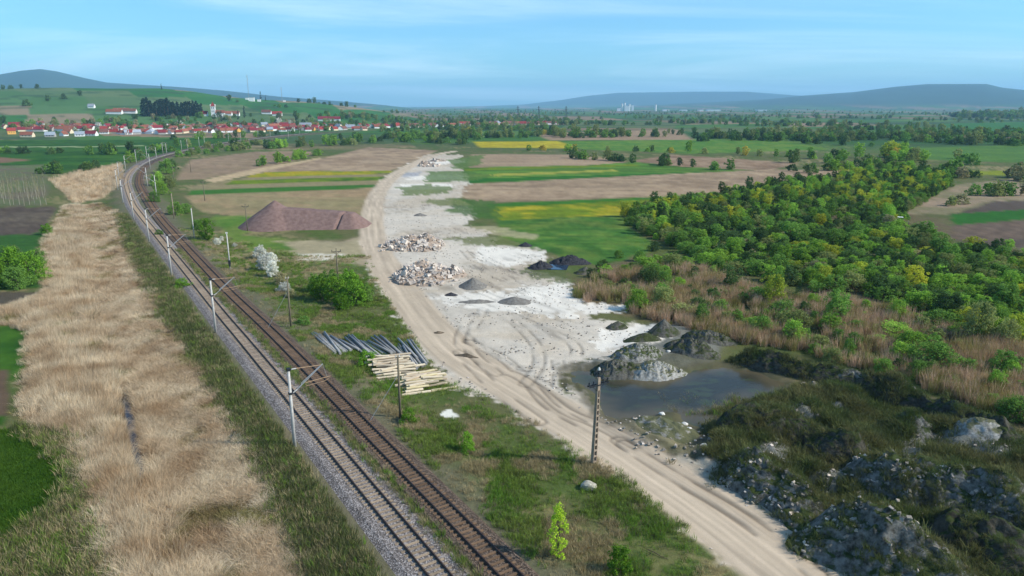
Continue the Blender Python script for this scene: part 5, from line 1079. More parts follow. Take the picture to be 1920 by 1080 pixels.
xy = np.array(xy); dens = fbm(xy[:, 0] / 260, xy[:, 1] / 110, 4, 55); hzz = hills(xy[:, 0], xy[:, 1]); pxx = CX + F * xy[:, 0] / xy[:, 1]
keep = (dens > .60) & ((hzz < 8) | (dens > .70)) & ~((pxx < 720) & (np.hypot(xy[:, 0], xy[:, 1]) < 1350)); xy = xy[keep]
srcs = []
for i in range(4):
    me = FAR[i][0].copy(); me.materials.clear(); me.materials.append(LG[['green', 'dark', 'olive', 'green'][i]]); srcs.append(source('far_tree', me, None))
gn_scatter('far_woods', *cloud(xy, 6, .9, 1.55, 4, .03), srcs, 'far woods and hedges fading into haze across the plain')
# ------------------------------------------------------------------ reeds and grass
def tuft(n, h, rad, w, seed, bend=.35, hvar=.3, name='blades'):
    rs = np.random.default_rng(seed); a = rs.uniform(0, 2 * PI, n); q = rad * np.sqrt(rs.uniform(0, 1, n)); bx, by = q * np.cos(a), q * np.sin(a); hh = h * rs.uniform(1 - hvar, 1 + hvar, n)
    ba = a + rs.normal(0, .9, n); bd = bend * hh * rs.uniform(.2, 1, n); wa = rs.uniform(0, PI, n); wx, wy = w / 2 * np.cos(wa), w / 2 * np.sin(wa)
    V = []
    for t_, k in ((0, 1.0), (.55, .9), (1.0, .12)):
        cx_, cy_ = bx + np.cos(ba) * bd * t_ ** 1.8, by + np.sin(ba) * bd * t_ ** 1.8; z = hh * t_ - .1 * (t_ == 0)
        V += [np.c_[cx_ - wx * k, cy_ - wy * k, z], np.c_[cx_ + wx * k, cy_ + wy * k, z]]
    V = np.stack(V, 1).reshape(-1, 3); b = 6 * np.arange(n)[:, None]; Fq = np.concatenate([b + np.array((0, 1, 3, 2)), b + np.array((2, 3, 5, 4))]); return np_mesh(name, V, Fq)
def scatter_xy(poly, n, seed, dens=None, rmax=None):
    rs = np.random.default_rng(seed); P = np.asarray(poly); lo, hi = P.min(0), P.max(0); out = []
    tot = 0
    while tot < n:
        q = rs.uniform(lo, hi, (n * 2, 2)); d = sdf(P, q[:, 0], q[:, 1], 3); k = d > rs.uniform(-.9, .8, len(q)); pxp = CX + F * q[:, 0] / (q[:, 1] * math.cos(PITCH) + H * math.sin(PITCH)); k &= (np.abs(pxp - 960) < 1120)
        if dens is not None:
            w_ = np.nonzero(k)[0]; k[w_] = rs.random(len(w_)) < dens(q[w_, 0], q[w_, 1])
        out.append(q[k]); tot += int(k.sum())
        if len(out) > 30: break
    return np.concatenate(out)[:n]
gn_scatter('wood', *cloud(WREST, 33, .52, .85, 6, .06), srw, 'far part of the wood right of the yard, crowns merging into one mass')
und = scatter_xy(WOOD_P, 1600, 34); me = [b[0].copy() for b in BUSH]; so = []
for k_, m_ in enumerate(me): m_.materials.clear(); m_.materials.append(LG[['green', 'olive', 'dark', 'fresh'][k_]]); so.append(bpy.data.objects.new('undergrowth_bush', m_))
gn_scatter('undergrowth', *cloud(und, 35, .7, 1.3, 4, .05), so, 'bushy undergrowth covering the floor of the wood')
albg0 = lambda r, g, b: alb(r, g, b) * 1.7
REEDM = leaf_mat('dry_reeds', np.minimum(alb(204, 186, 156) * 1.42, .8), np.minimum(alb(166, 140, 108) * 1.42, .8), .28, .35, .16, .25); REEDO = leaf_mat('olive_reeds', albg0(124, 118, 74), albg0(112, 96, 66), .3, .3, .2, .25)
REEDR = leaf_mat('russet_reeds', albg0(166, 140, 116), albg0(148, 124, 94), .22, .25, .1, .25)
REEDG = leaf_mat('green_brown_reeds', albg0(104, 108, 54), albg0(128, 116, 72), .22, .25, .1, .25)
rt = [source('reed_tuft', tuft(60, 1.75, .85, .036, k, (.3, .3, .45, .45, 1.1)[k], .35), REEDM) for k in range(5)] + [source('reed_tuft', tuft(50, 1.3, .8, .036, 15 + k, .6, .4), REEDO) for k in range(2)]
LANES = [spline(PX(*q), 2.0) for q in (((232, 700), (240, 750), (252, 820), (262, 880), (285, 980), (310, 1080)), ((205, 420), (190, 520), (180, 620), (196, 720), (215, 800)))]
near = lambda x, y: (1 - .9 * (pline(LANES[0], x, y, 3)[0] < .55)) * (1 - .5 * (pline(LANES[1], x, y, 3)[0] < .7)) * np.clip((75 / np.hypot(x, y)) ** 1.5, .12, 1) * (1 - .97 * (sdf(DITCH, x, y, 3) > -.7)) * np.clip(.35 + 1.6 * (fbm(x / 7, y / 7, 3, 83) - .2), .3, 1)
rxy = scatter_xy(REEDS, 13000, 1, near); rp, ro_, rsz, rid = cloud(rxy, 2, .7, 1.1, 5, .12)
rsz = rsz * (np.clip(.42 + .16 * sdf(REEDS, rxy[:, 0], rxy[:, 1], 8), .35, 1) * (.75 + .35 * (fbm(rxy[:, 0] / 5, rxy[:, 1] / 14, 3, 84) - .3)))[:, None] * np.array((1, 1, 1)); rsz[:, :2] = np.maximum(rsz[:, :2], .75)
MIDL = spline(PX((150, 390), (172, 560), (212, 690), (240, 760), (262, 860), (300, 1000), (335, 1120)), 3.0); _, sd2, _ = pline(MIDL, rxy[:, 0], rxy[:, 1], 60); lf = 1 - sstep(-2.5, 1.5, sd2 + 3 * (fbm(rxy[:, 0] / 4, rxy[:, 1] / 4, 3, 87) - .5)); rsz[:, 2] *= 1 - .5 * lf
ol = fbm(rxy[:, 0] / 3.5, rxy[:, 1] / 5, 4, 88) + .12 * lf * (fbm(rxy[:, 0] / 12, rxy[:, 1] / 12, 2, 89) > .5); rid = np.where(ol > .68, 5 + rid % 2, np.where((lf > .5) & (rid < 2), 4, rid))
gn_scatter('reeds', rp, ro_, rsz, rid, rt, 'dense dry beige reeds filling the strip left of the railway')
fxy = scatter_xy(REEDS_FAR, 900, 71); gn_scatter('far_reeds', *cloud(fxy, 72, .55, 1.0, 5, .12), rt[:5], 'pale dry reeds beyond the end of the reed strip, inside the bend')
rr_ = [source('reed_tuft', tuft(46, 2.0, .8, .055, 20 + k, .3, .3), REEDR if k < 3 else REEDG) for k in range(5)]
RR_P = PX((1072, 546), (1130, 520), (1250, 500), (1330, 510), (1450, 560), (1560, 566), (1700, 590), (1800, 630), (1960, 660), (2080, 720), (2080, 850), (1960, 815), (1800, 755), (1680, 705), (1560, 680), (1450, 655), (1380, 640), (1290, 618), (1210, 596), (1170, 572), (1090, 566))
gn_scatter('russet_reeds', *cloud(scatter_xy(RR_P, 5600, 3, lambda x, y: np.clip(4 * (fbm(x / 8, y / 8, 3, 86) - .3), .08, 1)), 4, .4, .95, 5, .14), rr_, 'russet and green reeds between the pond and the wood')
albg = lambda r, g, b: alb(r, g, b) * 1.45
GR = [leaf_mat('verge_grass', albg(96, 96, 62), albg(82, 90, 52), .3, .25, .15, .3), leaf_mat('green_grass', albg(92, 122, 44), albg(112, 124, 58), .3, .3, .15, .3), leaf_mat('dry_grass', albg(158, 142, 106), albg(132, 120, 86), .25, .25, .15, .3)]
gt = [source('grass_tuft', tuft(26, .55, .5, .035, 50 + k, .8, .4), GR[(0, 0, 1, 1, 2, 2)[k]]) for k in range(6)]
VL = PX((215, 400), (240, 480), (300, 600), (345, 650), (430, 790), (520, 960), (585, 1130), (860, 1130), (700, 938), (590, 810), (450, 640), (340, 500), (262, 410))
VR = PX((330, 430), (420, 530), (530, 632), (700, 810), (960, 1080), (1010, 1130), (1420, 1130), (1300, 1010), (1150, 885), (950, 765), (822, 712), (770, 625), (720, 545), (690, 480), (560, 480), (440, 450))
WPATCH = PX((820, 764), (866, 764), (870, 780), (846, 786), (820, 784))
dn = lambda x, y: np.clip((70 / np.hypot(x, y)) ** 1.3, .1, 1) * (pline(PLd, x, y, 12)[0] > 3.5) * (pline(PRd, x, y, 12)[0] > 2.5) * (sdf(WPATCH, x, y, 2) < 0) * (sdf(YARD, x, y, 2) < .5)
va, vb, vc, vd = cloud(scatter_xy(VL, 8000, 7, dn), 8, .4, 1.2, 6, .15); gn_scatter('verge_grass', va, vb, vc, np.array((0, 1, 0, 2, 1, 4))[vd], gt, 'rough olive grass on the railway verge beside the reeds')
va, vb, vc, vd = cloud(scatter_xy(VR, 17000, 9, lambda x, y: dn(x, y) * np.clip(4.5 * (fbm(x / 5, y / 5, 4, 85) - .36), .1, 1)), 10, .28, .8, 6, .15); gs = fbm(va[:, 0] / 4, va[:, 1] / 4, 3, 97); gn_scatter('bank_grass', va, vb, vc, np.where(gs > .58, 4 + vd % 2, np.where(vd == 0, 0, 2 + vd % 2)), gt, 'patchy green and straw grass on the bank between tracks and road')
MID, _ = resample((PL[:120] + PR[:120]) / 2, 1.0)
mp_ = [tuple(p) for p in MID if 40 < p[1] < 170]; mxy = np.array([(a + rng.normal(0, .33), b + rng.normal(0, .33)) for a, b in mp_ for _ in range(9)])
gn_scatter('track_weeds', *cloud(mxy, 12, .35, .75, 6, .15, .25), gt, 'green weeds growing between the two tracks')
SCR = [leaf_mat('scrub', albf(58, 70, 36), albf(84, 80, 50), .3, .25, .2, .35)]
st_ = [source('scrub_tuft', tuft(40, .5, .65, .045, 70 + k, 1.2, .5), SCR[0]) for k in range(3)] + [gt[0]]
NOSC = PX((1110, 770), (1200, 770), (1330, 795), (1345, 850), (1240, 870), (1120, 820))
gn_scatter('spoil_scrub', *cloud(scatter_xy(SPOIL, 11000, 13, lambda x, y: np.clip(4 * (fbm(x / 3, y / 3, 3, 91) * -1 + .62), 0.04, 1) * (sdf(CRUST, x, y, 3) < -.2) * (sdf(NOSC, x, y, 3) < 0)), 14, .5, 1.3, 4, .2), st_, 'dark tangled scrub over the spoil ground')
bk = np.concatenate(BANKS); bk = bk[np.random.default_rng(3).choice(len(bk), 5200, False)]; bk = bk[fbm(bk[:, 0] / 2.2, bk[:, 1] / 2.2, 3, 95) < .52]; _, b_r, b_s, b_i = cloud(bk[:, :2], 44, .35, .9, 4, .25)
ck = np.concatenate([b_ for b_ in BANKS[:3]]); ck = ck[np.random.default_rng(8).choice(len(ck), 1500, False)]; ck = ck[fbm(ck[:, 0] / 1.6, ck[:, 1] / 1.6, 3, 98) > .5]; _, c_r, c_s, c_i = cloud(ck[:, :2], 45, .15, .5, 6, .5); gn_scatter('clay_clods', ck, c_r, c_s, c_i, STONE_SRC, 'jagged grey clods on the spoil banks')
gn_scatter('bank_scrub', bk, b_r, b_s, b_i, st_, 'patches of scrub clinging to the spoil banks')
yxy = scatter_xy(YARD, 2600, 46, lambda x, y: np.clip(3 * (fbm(x / 5, y / 5, 3, 96) - .35), .02, 1) * (pline(ROAD, x, y, 8)[0] > 3.2) * np.clip((90 / np.hypot(x, y)) ** 1.5, .1, 1)); gn_scatter('yard_stones', *cloud(yxy, 47, .08, .36, 6, .3, .02), STONE_SRC, 'loose stones and crumbs strewn over the yard')
sxy = scatter_xy(SPOIL, 1500, 48); gn_scatter('spoil_stones', *cloud(sxy, 49, .12, .45, 6, .3, .05), STONE_SRC, 'clods and stones strewn over the spoil ground')
gn_scatter('shore_weeds', *cloud(scatter_xy(PX((1240, 740), (1300, 730), (1330, 760), (1390, 735), (1400, 752), (1340, 780), (1260, 770)), 130, 15), 16, .5, 1.0, 6, .15, .2), gt, 'green weeds standing in the shallow pond')
gn_scatter('field_margin_grass', *cloud(scatter_xy(PX((30, 800), (120, 812), (165, 880), (175, 960), (200, 1040), (240, 1130), (-60, 1130), (-60, 1050), (20, 1005), (112, 950), (125, 880)), 1500, 17), 18, .6, 1.4, 6, .15), gt, 'rough grass margin between green field and reeds')
CRM = leaf_mat('young_crop', albg(58, 88, 26), albg(70, 96, 32), .2, .3, .2, .3); ct = [source('crop_tuft', tuft(30, .22, .45, .04, 90 + k, .7, .4), CRM) for k in range(3)]
gn_scatter('young_crop', *cloud(scatter_xy(PX((-60, 806), (30, 806), (118, 818), (124, 880), (118, 930), (66, 985), (10, 1015), (-60, 1060)), 3000, 51), 52, .6, 1.2, 3, .1), ct, 'low green blades of the young crop in the lower left field')
# ------------------------------------------------------------------ village
ROOFS = {'bright red': plain('red_tiles', alb(150, 62, 56), .85, .15, .8, .15, rand=.12), 'orange-brown': plain('orange_tiles', alb(146, 90, 70), .85, .2, .8, .15, rand=.15), 'crimson': plain('crimson_tiles', alb(134, 52, 58), .8, .12, .8, .15, rand=.12), 'brown': plain('brown_tiles', alb(124, 84, 72), .85, .2, .8, .15, rand=.15), 'grey': plain('grey_sheet', alb(156, 162, 168), .7, .15, .8, .2, rand=.15)}
WALLS = {'white': plain('white_render', alb(240, 238, 232), .85, .08, .6, .15), 'cream': plain('cream_render', alb(232, 214, 180), .85, .1, .6, .15), 'yellow': plain('yellow_render', alb(236, 178, 96), .85, .1, .6, .15), 'grey': plain('grey_render', alb(176, 170, 162), .9, .15, .6, .1)}
GLASS = plain('dark_window', (.03, .035, .04), .15, .1, 2, .5)
def house_meshes(L_, W_, hw, hr, hip=False):
    a, b = L_ / 2, W_ / 2; mb = MB(); mb.v = [(-a, -b, -1), (a, -b, -1), (a, b, -1), (-a, b, -1), (-a, -b, hw), (a, -b, hw), (a, b, hw), (-a, b, hw)]; mb.f = [[0, 1, 5, 4], [1, 2, 6, 5], [2, 3, 7, 6], [3, 0, 4, 7]]
    if not hip: mb.v += [(-a, 0, hw + hr - .12), (a, 0, hw + hr - .12)]; mb.f += [[3, 7, 8, 4, 0][1:4], [5, 6, 9]]
    w = mb.mesh('wall'); r_ = MB(); o = .5; k = hr / b; e = hw - o * k; c = a - (b * .9 if hip else -o); th = .22
    for s_ in (-1, 1):
        q = [(-a - o, s_ * (b + o), e), (a + o, s_ * (b + o), e), (c, 0, hw + hr), (-c, 0, hw + hr)]; i = len(r_.v); r_.v += q + [(x, y, z - th) for x, y, z in q]
        for f in ((0, 1, 2, 3), (7, 6, 5, 4), (0, 4, 5, 1), (1, 5, 6, 2), (3, 7, 4, 0)): r_.f.append([i + t for t in (f if s_ < 0 else f[::-1])])
    if hip:
        for s_ in (-1, 1): r_.poly([(s_ * (a + o), -b - o, e), (s_ * (a + o), b + o, e), (s_ * c, 0, hw + hr)][::s_])
    ch = MB(); ch.box((a * .4, b * .3, hw + hr - .2), (.7, .7, 1.8))
    wd = [MB().box((x, -b - .02, hw * .55), (1.1, .12, 1.3)).mesh('window') for x in (-a * .55, 0, a * .55)]
    return w, r_.mesh('roof'), ch.mesh('chimney'), wd, hw + hr
HM = [house_meshes(13, 9, 3.4, 4.2), house_meshes(17, 9, 3.6, 4.4), house_meshes(10, 8, 3.2, 3.8), house_meshes(11, 10, 5.6, 4.2), house_meshes(14, 10, 3.6, 4.0, True), house_meshes(24, 9, 3.8, 4.0)]
for w, r_, c, wd, _ in HM:
    for m_, mt in ((w, WALLS['white']), (r_, ROOFS['bright red']), (c, WALLS['grey']), *[(q, GLASS) for q in wd]): m_.materials.append(mt)
HN = 0
def house(px, py, hm, roof, wall, rot, label, detail=False, sc=1.0, group='houses of the village'):
    x, y = GT(px, py); z = zt(x, y); w, r_, c, wd, top = HM[hm]
    o = thing('house', label, 'house', (x, y, z), rot, group); o.scale = (sc, sc, sc)
    q = add('wall', w, None, o); omat(q, WALLS[wall]); q = add('roof', r_, None, o); omat(q, ROOFS[roof]); add('chimney', c, None, q)
    if detail:
        for v in wd: add('window', v, None, o)
rh = random.Random(21); hk = 0
VIL = []
# the houses that stand out at the left end
for px, py, hm, ro, wa, rot, lb in ((22, 252, 3, 'bright red', 'yellow', .5, 'big red roofed house with an orange-yellow gable at the left picture edge'), (28, 238, 1, 'crimson', 'white', .2, 'crimson roofed house on the rise at the left picture edge'), (52, 257, 1, 'orange-brown', 'cream', .3, 'broad brown tiled house nearest the field at the left end of the village'),
                                    (76, 234, 2, 'brown', 'white', 1.2, 'tall white gabled house with brown roof, highest of the left group'), (62, 246, 4, 'crimson', 'white', .2, 'wide crimson hip roofed house in the left group'), (88, 245, 1, 'bright red', 'white', .4, 'red roofed house right of the crimson hip roof'), (120, 255, 2, 'orange-brown', 'white', 1.3, 'white gabled house with orange roof facing the field'), (128, 250, 0, 'orange-brown', 'cream', .2, 'orange tiled house behind the white gable'),
                                    (172, 255, 1, 'crimson', 'white', .15, 'long crimson roofed house with a white gable end'), (95, 257, 0, 'grey', 'grey', .3, 'grey roofed barn at the field edge in the left group'), (150, 256, 0, 'grey', 'white', .2, 'pale grey roofed shed left of the long crimson roof'), (196, 251, 0, 'brown', 'white', .3, 'brown roofed house right of the long crimson roof')):
    house(px, py, hm, ro, wa, rot + rh.gauss(0, .25), lb, True, .75)
ROWS = (('front row', 215, 690, 252, 243, 54, (.9, 1.25)), ('second row', 30, 700, 246.5, 239, 50, (.9, 1.25)), ('third row', 10, 640, 241.5, 236, 36, (.9, 1.2)), ('far end', 690, 900, 240, 236, 24, (1.0, 1.4)), ('far right end', 860, 1040, 236, 233.5, 22, (1.1, 1.5)))
for nm, xa, xb, ya, yb, n, sr in ROWS:
    for i in range(n):
        t_ = (i + rh.uniform(-.3, .3)) / n; ro = rh.choices(['bright red', 'orange-brown', 'crimson', 'brown', 'grey'], [24, 32, 14, 24, 8])[0]; wa = rh.choices(['white', 'cream', 'grey', 'yellow'], [50, 30, 14, 6])[0]
        house(xa + (xb - xa) * t_, ya + (yb - ya) * t_ + rh.uniform(-1.5, 1.5), rh.choice([0, 0, 1, 2, 2, 4, 5]), ro, wa, rh.choice([.1, .3, 1.4, 1.7, .6, 2.6]) + rh.gauss(0, .15), f'{ro} roofed {wa} house in the village {nm}, {ordinal(i + 1)} from its left', i % 3 == 0 and nm == 'front row', rh.uniform(*sr) * .68)
for i, (px, py, hm, ro) in enumerate(((215, 214, 5, 'orange-brown'), (228, 212, 5, 'orange-brown'), (242, 213, 5, 'brown'), (172, 203, 2, 'grey'), (422, 217, 5, 'orange-brown'), (440, 217, 1, 'orange-brown'), (500, 214, 1, 'brown'), (520, 217, 1, 'bright red'), (625, 227, 5, 'crimson'), (606, 227, 1, 'crimson'), (380, 217, 1, 'crimson'))):
    house(px, py, hm, ro, 'white', .15, ['leftmost brick-red roof', 'middle brick-red roof', 'rightmost brown roof', 'tiny white house alone', 'long orange roof right of the church', 'second orange roof right of the church', 'brown roofed house', 'bright red roof', 'large crimson roof', 'crimson roof left of the large one', 'crimson roof left of the church tower'][i] + [' of the long buildings behind the conifers', ' of the long buildings behind the conifers', ' of the long buildings behind the conifers', ' on the left hillside', '', '', ' on the slope below the ploughed strip', ' on the slope below the green hill field', ' in the middle of the village', ' in the middle of the village', ''][i], sc=.95)
# church
x, y = GT(401, 219); z = zt(x, y); ch = thing('church', 'white church tower with a red pointed roof right of the conifers', 'church', (x, y, z), .25); ch.scale = (.78, .78, .78)
mb = MB(); mb.box((0, 0, 9), (8.4, 8.4, 24)); add('tower', mb.mesh('tower'), WALLS['white'], ch)
mb = MB(); mb.box((0, 0, 21.2), (9.6, 9.6, .8)).box((0, 0, 14.6), (8.9, 8.9, .4)); c_ = add('cornice', mb.mesh('cornice'), WALLS['cream'], ch)
mb = MB(); mb.v = [(-4.9, -4.9, 21.6), (4.9, -4.9, 21.6), (4.9, 4.9, 21.6), (-4.9, 4.9, 21.6), (-2, -2, 26), (2, -2, 26), (2, 2, 26), (-2, 2, 26), (0, 0, 31)]; mb.f = [[0, 1, 5, 4], [1, 2, 6, 5], [2, 3, 7, 6], [3, 0, 4, 7], [4, 5, 8], [5, 6, 8], [6, 7, 8], [7, 4, 8]]; sp_ = add('spire', mb.mesh('spire'), ROOFS['bright red'], ch)
for dx, dy in ((-4.4, -4.4), (4.4, -4.4), (4.4, 4.4), (-4.4, 4.4)):
    mb = MB(); mb.tube((dx, dy, 21.4), (dx, dy, 24), .6, .55, 8).tube((dx, dy, 24), (dx, dy, 26), .75, .05, 8); add('turret', mb.mesh('turret'), WALLS['white'], ch)
for zz in (11, 18):
    for dx in (-1.8, 1.8): add('window', MB().box((dx, -4.22, zz), (1.3, .2, 2.8)).mesh('window'), GLASS, ch)
mb = MB(); mb.box((13, 0, 3), (18, 11, 10)); add('nave', mb.mesh('nave'), WALLS['white'], ch)
mb = MB(); mb.v = [(4.3, -6.2, 7.6), (22.5, -6.2, 7.6), (22.5, 0, 13.6), (4.3, 0, 13.6), (22.5, 6.2, 7.6), (4.3, 6.2, 7.6)]; mb.f = [[0, 1, 2, 3], [3, 2, 4, 5], [1, 4, 2], [0, 3, 5]]; add('roof', mb.mesh('roof'), ROOFS['orange-brown'], ch)
# dark conifers beside it
def conifer(h, w, seed):
    rs = np.random.default_rng(seed); cs = []; rd = []
    for i in range(46): z = rs.uniform(.06, 1); a = rs.uniform(0, 6.28); q = (1.04 - z) ** .8 * w / 2 * rs.uniform(.3, 1); cs.append((q * math.cos(a), q * math.sin(a), z * h)); rd.append(w * .13 * (1.2 - .6 * z))
    V, Fq = leaves(cs, np.array(rd), 14, 1.3, rs); return np_mesh('crown', V, Fq)
CON = [conifer(24, 9, k) for k in range(3)]
for m_ in CON: m_.materials.append(LG['conifer'])
tk_ = MB(); tk_.tube((0, 0, -1), (0, 0, 22), .45, .1, 6); tk_ = tk_.mesh('trunk')
for k in range(46):
    px = 268 + k * 2.45 + rh.uniform(-1.5, 1.5); x, y = GT(px, 215.5 + (k % 3) * 1.5); hgt = 1.12 if px < 285 or 298 < px < 320 else .92
    o = thing('conifer', f'dark conifer in the dense row left of the church, {ordinal(k + 1)} from the left', 'conifer', (x, y, zt(x, y) - 1), rh.uniform(0, 6), 'dark conifers beside the church'); q_ = hgt * rh.uniform(.85, 1.08); o.scale = (q_ * 1.35, q_ * 1.35, q_); add('crown', CON[k % 3], None, o); add('trunk', tk_, BARK, o)
for k, (px, py, s_) in enumerate(((459, 221, .8), (447, 224, .6), (303, 168, .55), (484, 186, .9), (489, 187, .85), (498, 189, .55), (416, 228, .7))):
    x, y = GT(px, py); o = thing('conifer', ['dark conifer standing alone above the village roofs', 'smaller dark conifer right of the church', 'lone dark tree on the hill crest', 'left one of two slim trees beside the hilltop mast', 'right one of two slim trees beside the hilltop mast', 'dark tree right of the two slim hilltop trees', 'dark conifer below the church'][k], 'tree', (x, y, zt(x, y) - .5), 0, 'dark single trees on the hill'); o.scale = (s_ * .8, s_ * .8, s_); add('crown', CON[k % 3], None, o); add('trunk', tk_, BARK, o)
# garden trees between the houses
for k, px in enumerate(sorted(rh.uniform(-10, 1000) for _ in range(230))):
    py = np.interp(px, [0, 200, 400, 700, 1000], [236, 238, 236, 236, 234]) + rh.uniform(-7, 10) * (1 if px < 650 else .5); x, y = GT(px, py); m = rh.choices(['dark', 'green', 'olive', 'bud', 'blossom'], [26, 30, 18, 18, 8])[0]
    plant(x, y, FAR[rh.randrange(4)], m, f'{KIND[m]} tree between the village houses, {ordinal(k + 1)} garden tree from the left', 'garden_tree', 'tree', 'garden trees between the houses', sc=rh.uniform(.8, 1.5), parts=False)
for k, px in enumerate(sorted(rh.uniform(180, 700) for _ in range(46))):
    py = np.interp(px, [180, 400, 700], [226, 224, 222]) + rh.uniform(-5, 5); x, y = GT(px, py); m = rh.choices(['dark', 'green', 'olive', 'bud'], [30, 30, 25, 15])[0]
    plant(x, y, FAR[rh.randrange(4)], m, f'{KIND[m]} tree on the slope behind the village roofs, {ordinal(k + 1)} from the left', 'slope_tree', 'tree', 'trees on the slope behind the village', sc=rh.uniform(.9, 1.6), parts=False)
for k, (px, py) in enumerate(((6, 168), (20, 167), (40, 166.5), (70, 166), (560, 192), (580, 193), (590, 194), (608, 196), (618, 197), (640, 199), (650, 201), (720, 211), (735, 212), (745, 213), (150, 180), (120, 186), (90, 190), (50, 200), (430, 190), (445, 192))):
    x, y = GT(px, py); plant(x, y, FAR[k % 4], 'dark', f'dark tree on the hill above the village, {ordinal(k + 1)} from the left', 'hill_tree', 'tree', 'dark trees on the hill', sc=rh.uniform(1.2, 2.0), parts=False)
# hilltop masts and buildings
def lattice(px, py, h, label):
    x, y = GT(px, py); o = thing('radio_mast', label, 'mast', (x, y, zt(x, y) - 1)); mb = MB(); c3 = [(1.1 * math.cos(a), 1.1 * math.sin(a)) for a in (0, 2.1, 4.2)]
    for a, b in c3: mb.tube((a, b, 0), (a * .4, b * .4, h), .16, .1, 4)
    n_ = 14
    for i in range(n_):
        z0, z1 = h * i / n_, h * (i + 1) / n_
        for j in range(3):
            k0, k1 = 1 - .6 * i / n_, 1 - .6 * (i + 1) / n_; p, q = c3[j], c3[(j + 1) % 3]; mb.tube((p[0] * k0, p[1] * k0, z0), (q[0] * k1, q[1] * k1, z1), .07, .07, 3, False)
    add('lattice', mb.mesh('lattice'), STEEL, o); mb = MB(); mb.tube((0, -.9, h * .92), (0, -1.2, h * .92), .9, .9, 10).tube((.8, -.6, h * .8), (.9, -.9, h * .8), .7, .7, 10); add('antenna', mb.mesh('antenna'), PORC, o)
lattice(467, 187, 58, 'tall lattice radio mast on the hill'); lattice(529, 190, 34, 'shorter lattice mast right of the hilltop buildings')
for px, py, s_, lb in ((472, 190, 1.3, 'white building at the foot of the hilltop mast'), (463, 187, .7, 'small white hut left of the hilltop mast'), (486, 191, .8, 'white hut below the two slim hilltop trees'), (533, 191, .6, 'tiny white hut under the shorter mast')):
    x, y = GT(px, py); o = thing('hilltop_building', lb, 'building', (x, y, zt(x, y)), .2, 'buildings on the hilltop'); mb = MB(); mb.box((0, 0, 3 * s_), (9 * s_, 7 * s_, 7 * s_)); add('wall', mb.mesh('wall'), WALLS['white'], o); mb = MB(); mb.box((0, 0, 6.7 * s_), (9.6 * s_, 7.6 * s_, .5)); add('roof', mb.mesh('roof'), ROOFS['grey'], o)
# far plant in the haze
for i, (px, w, h, cyl) in enumerate(((1160, 22, 20, 0), (1166, 11, 46, 1), (1171, 11, 52, 1), (1175, 30, 34, 0), (1180, 11, 44, 1), (1186, 14, 38, 0), (1229, 12, 40, 1), (1248, 40, 12, 0), (1281, 44, 10, 0), (1313, 34, 10, 0), (1334, 60, 11, 0), (1342, 50, 11, 0), (1427, 60, 10, 0))):
    x, y = G(px, 208.5); o = thing('silo' if cyl else 'factory_building', f'{"white silo tower" if cyl else "white low factory block"} far off in the haze, {ordinal(i + 1)} from the left', 'silo' if cyl else 'factory', (x, y, 0), 0, 'far white factory')
    mb = MB()
    if cyl: mb.tube((0, 0, 0), (0, 0, h), w / 2, w / 2, 14)
    else: mb.box((0, 0, h / 2), (w, w * .7, h))
    add('wall', mb.mesh('wall'), WALLS['white'], o); mb = MB()
    if cyl: mb.tube((0, 0, h), (0, 0, h + 5), w / 2 + .5, 1, 14)
    else: mb.box((0, 0, h + .6), (w + 1, w * .7 + 1, 1.2))
    add('roof', mb.mesh('roof'), ROOFS['grey'], o)
for i, (px, py) in enumerate(((971, 222), (1010, 222), (1061, 224))):
    x, y = G(px, py); o = thing('pylon', f'faint power pylon in the haze over the plain, {ordinal(i + 1)} from the left', 'pylon', (x, y, 0), .3, 'far power pylons'); h = 34; mb = MB()
    for a, b in ((-1, -1), (1, -1), (1, 1), (-1, 1)): mb.tube((a * 3, b * 3, 0), (a * .5, b * .5, h), .35, .2, 4)
    for k in range(7):
        z0, z1 = h * k / 7, h * (k + 1) / 7; k0, k1 = 3 - 2.5 * k / 7, 3 - 2.5 * (k + 1) / 7
        for b in (-1, 1): mb.tube((-k0, b * k0, z0), (k1, b * k1, z1), .15, .15, 3).tube((k0, b * k0, z0), (-k1, b * k1, z1), .15, .15, 3)
    add('lattice', mb.mesh('lattice'), WIREM, o)
    for zz in (h * .72, h * .86): add('crossarm', MB().box((0, 0, zz), (14 if zz < 27 else 10, .5, .6)).mesh('crossarm'), WIREM, o)
# dark wooded bluff on the right
BL = PX((1780, 219), (1900, 217), (2100, 214), (2100, 221), (1900, 223), (1800, 222)); bxy = scatter_xy(BL, 260, 31)
gn_scatter('wooded_bluff', *cloud(bxy, 32, 2.2, 3.6, 4, .03), srcs, 'dark band of trees on the far right of the plain')
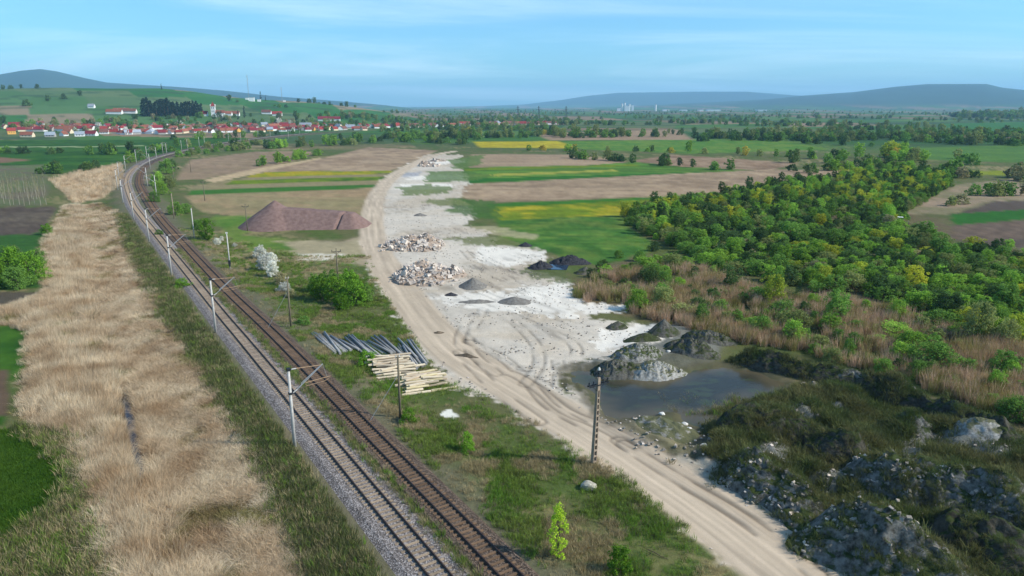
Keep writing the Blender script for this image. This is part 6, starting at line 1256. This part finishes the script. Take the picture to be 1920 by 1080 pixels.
# green machine in the gap of the wood
x, y = G(1690, 424); tr = thing('tractor', 'small green tractor with a pale roof at the edge of the wood', 'tractor', (x, y, zt(x, y)), -.5); TG = plain('green_paint', alb(60, 124, 96), .45, .1, 2, .4); TYRE = plain('tyre', (.02, .02, .02), .9, .1, 5, .1)
bm = bmesh.new()
for c_, s_ in (((1.0, 0, 1.1), (1.7, .8, .7)), ((-.5, 0, 1.3), (1.5, 1.3, .6))):
    r_ = bmesh.ops.create_cube(bm, size=1, matrix=Matrix.Translation(c_) @ Matrix.Diagonal((*s_, 1)))
bmesh.ops.bevel(bm, geom=bm.edges[:], offset=.08, segments=2, affect='EDGES'); me = bpy.data.meshes.new('body'); bm.to_mesh(me); bm.free(); add('body', me, TG, tr)
add('cab', MB().box((-.55, 0, 2.05), (1.2, 1.2, 1.1), taper=.88).mesh('cab'), GLASS, tr); add('roof', MB().box((-.55, 0, 2.66), (1.5, 1.4, .14)).mesh('roof'), WALLS['white'], tr)
for wx, wr, ww in ((-.7, .78, .42), (1.5, .5, .3)):
    for s_ in (-1, 1):
        w_ = add('wheel', MB().tube((wx, s_ * .62, wr), (wx, s_ * (.62 + ww), wr), wr * .5, wr * .5, 14).mesh('wheel'), TG, tr); add('tyre', MB().tube((wx, s_ * .64, wr), (wx, s_ * (.60 + ww), wr), wr, wr, 18).mesh('tyre'), TYRE, w_)
# fallen branch near the road
mb = MB(); x, y = G(1212, 1030, .2); mb.path([(0, 0, .1), (.5, -.4, .18), (1.0, -.9, .1), (1.5, -1.2, .06)], [.02, .04, .035, .015], 5).tube((.5, -.4, .18), (.2, -.9, .3), .025, .008, 5).tube((.5, -.4, .18), (-.2, .3, .1), .03, .01, 5); tag(add('fallen_branch', mb.mesh('fallen_branch'), BARK, None, (x, y, zt(x, y))), 'bare fallen branch in the grass beside the road', 'branch')
# ------------------------------------------------------------------ haze
hb = MB(); hb.box((0, 0, 0), (1, 1, 1)); hz_o = add('haze', hb.mesh('haze')); hz_o.scale = (45000, 45000, 590); hz_o.location = (0, 0, 590 / 2 - 3)
hm_ = bpy.data.materials.new('haze'); hm_.use_nodes = True; t = hm_.node_tree; t.nodes.clear(); pv = N(t, 'ShaderNodeVolumePrincipled'); pv.inputs['Color'].default_value = (.41, .72, 1.0, 1); pv.inputs['Density'].default_value = HAZE_D; pv.inputs['Anisotropy'].default_value = 0
t.links.new(pv.outputs[0], N(t, 'ShaderNodeOutputMaterial').inputs['Volume']); hz_o.data.materials.append(hm_); hz_o['kind'] = 'stuff'; hz_o['label'] = 'pale blue haze over the plain'
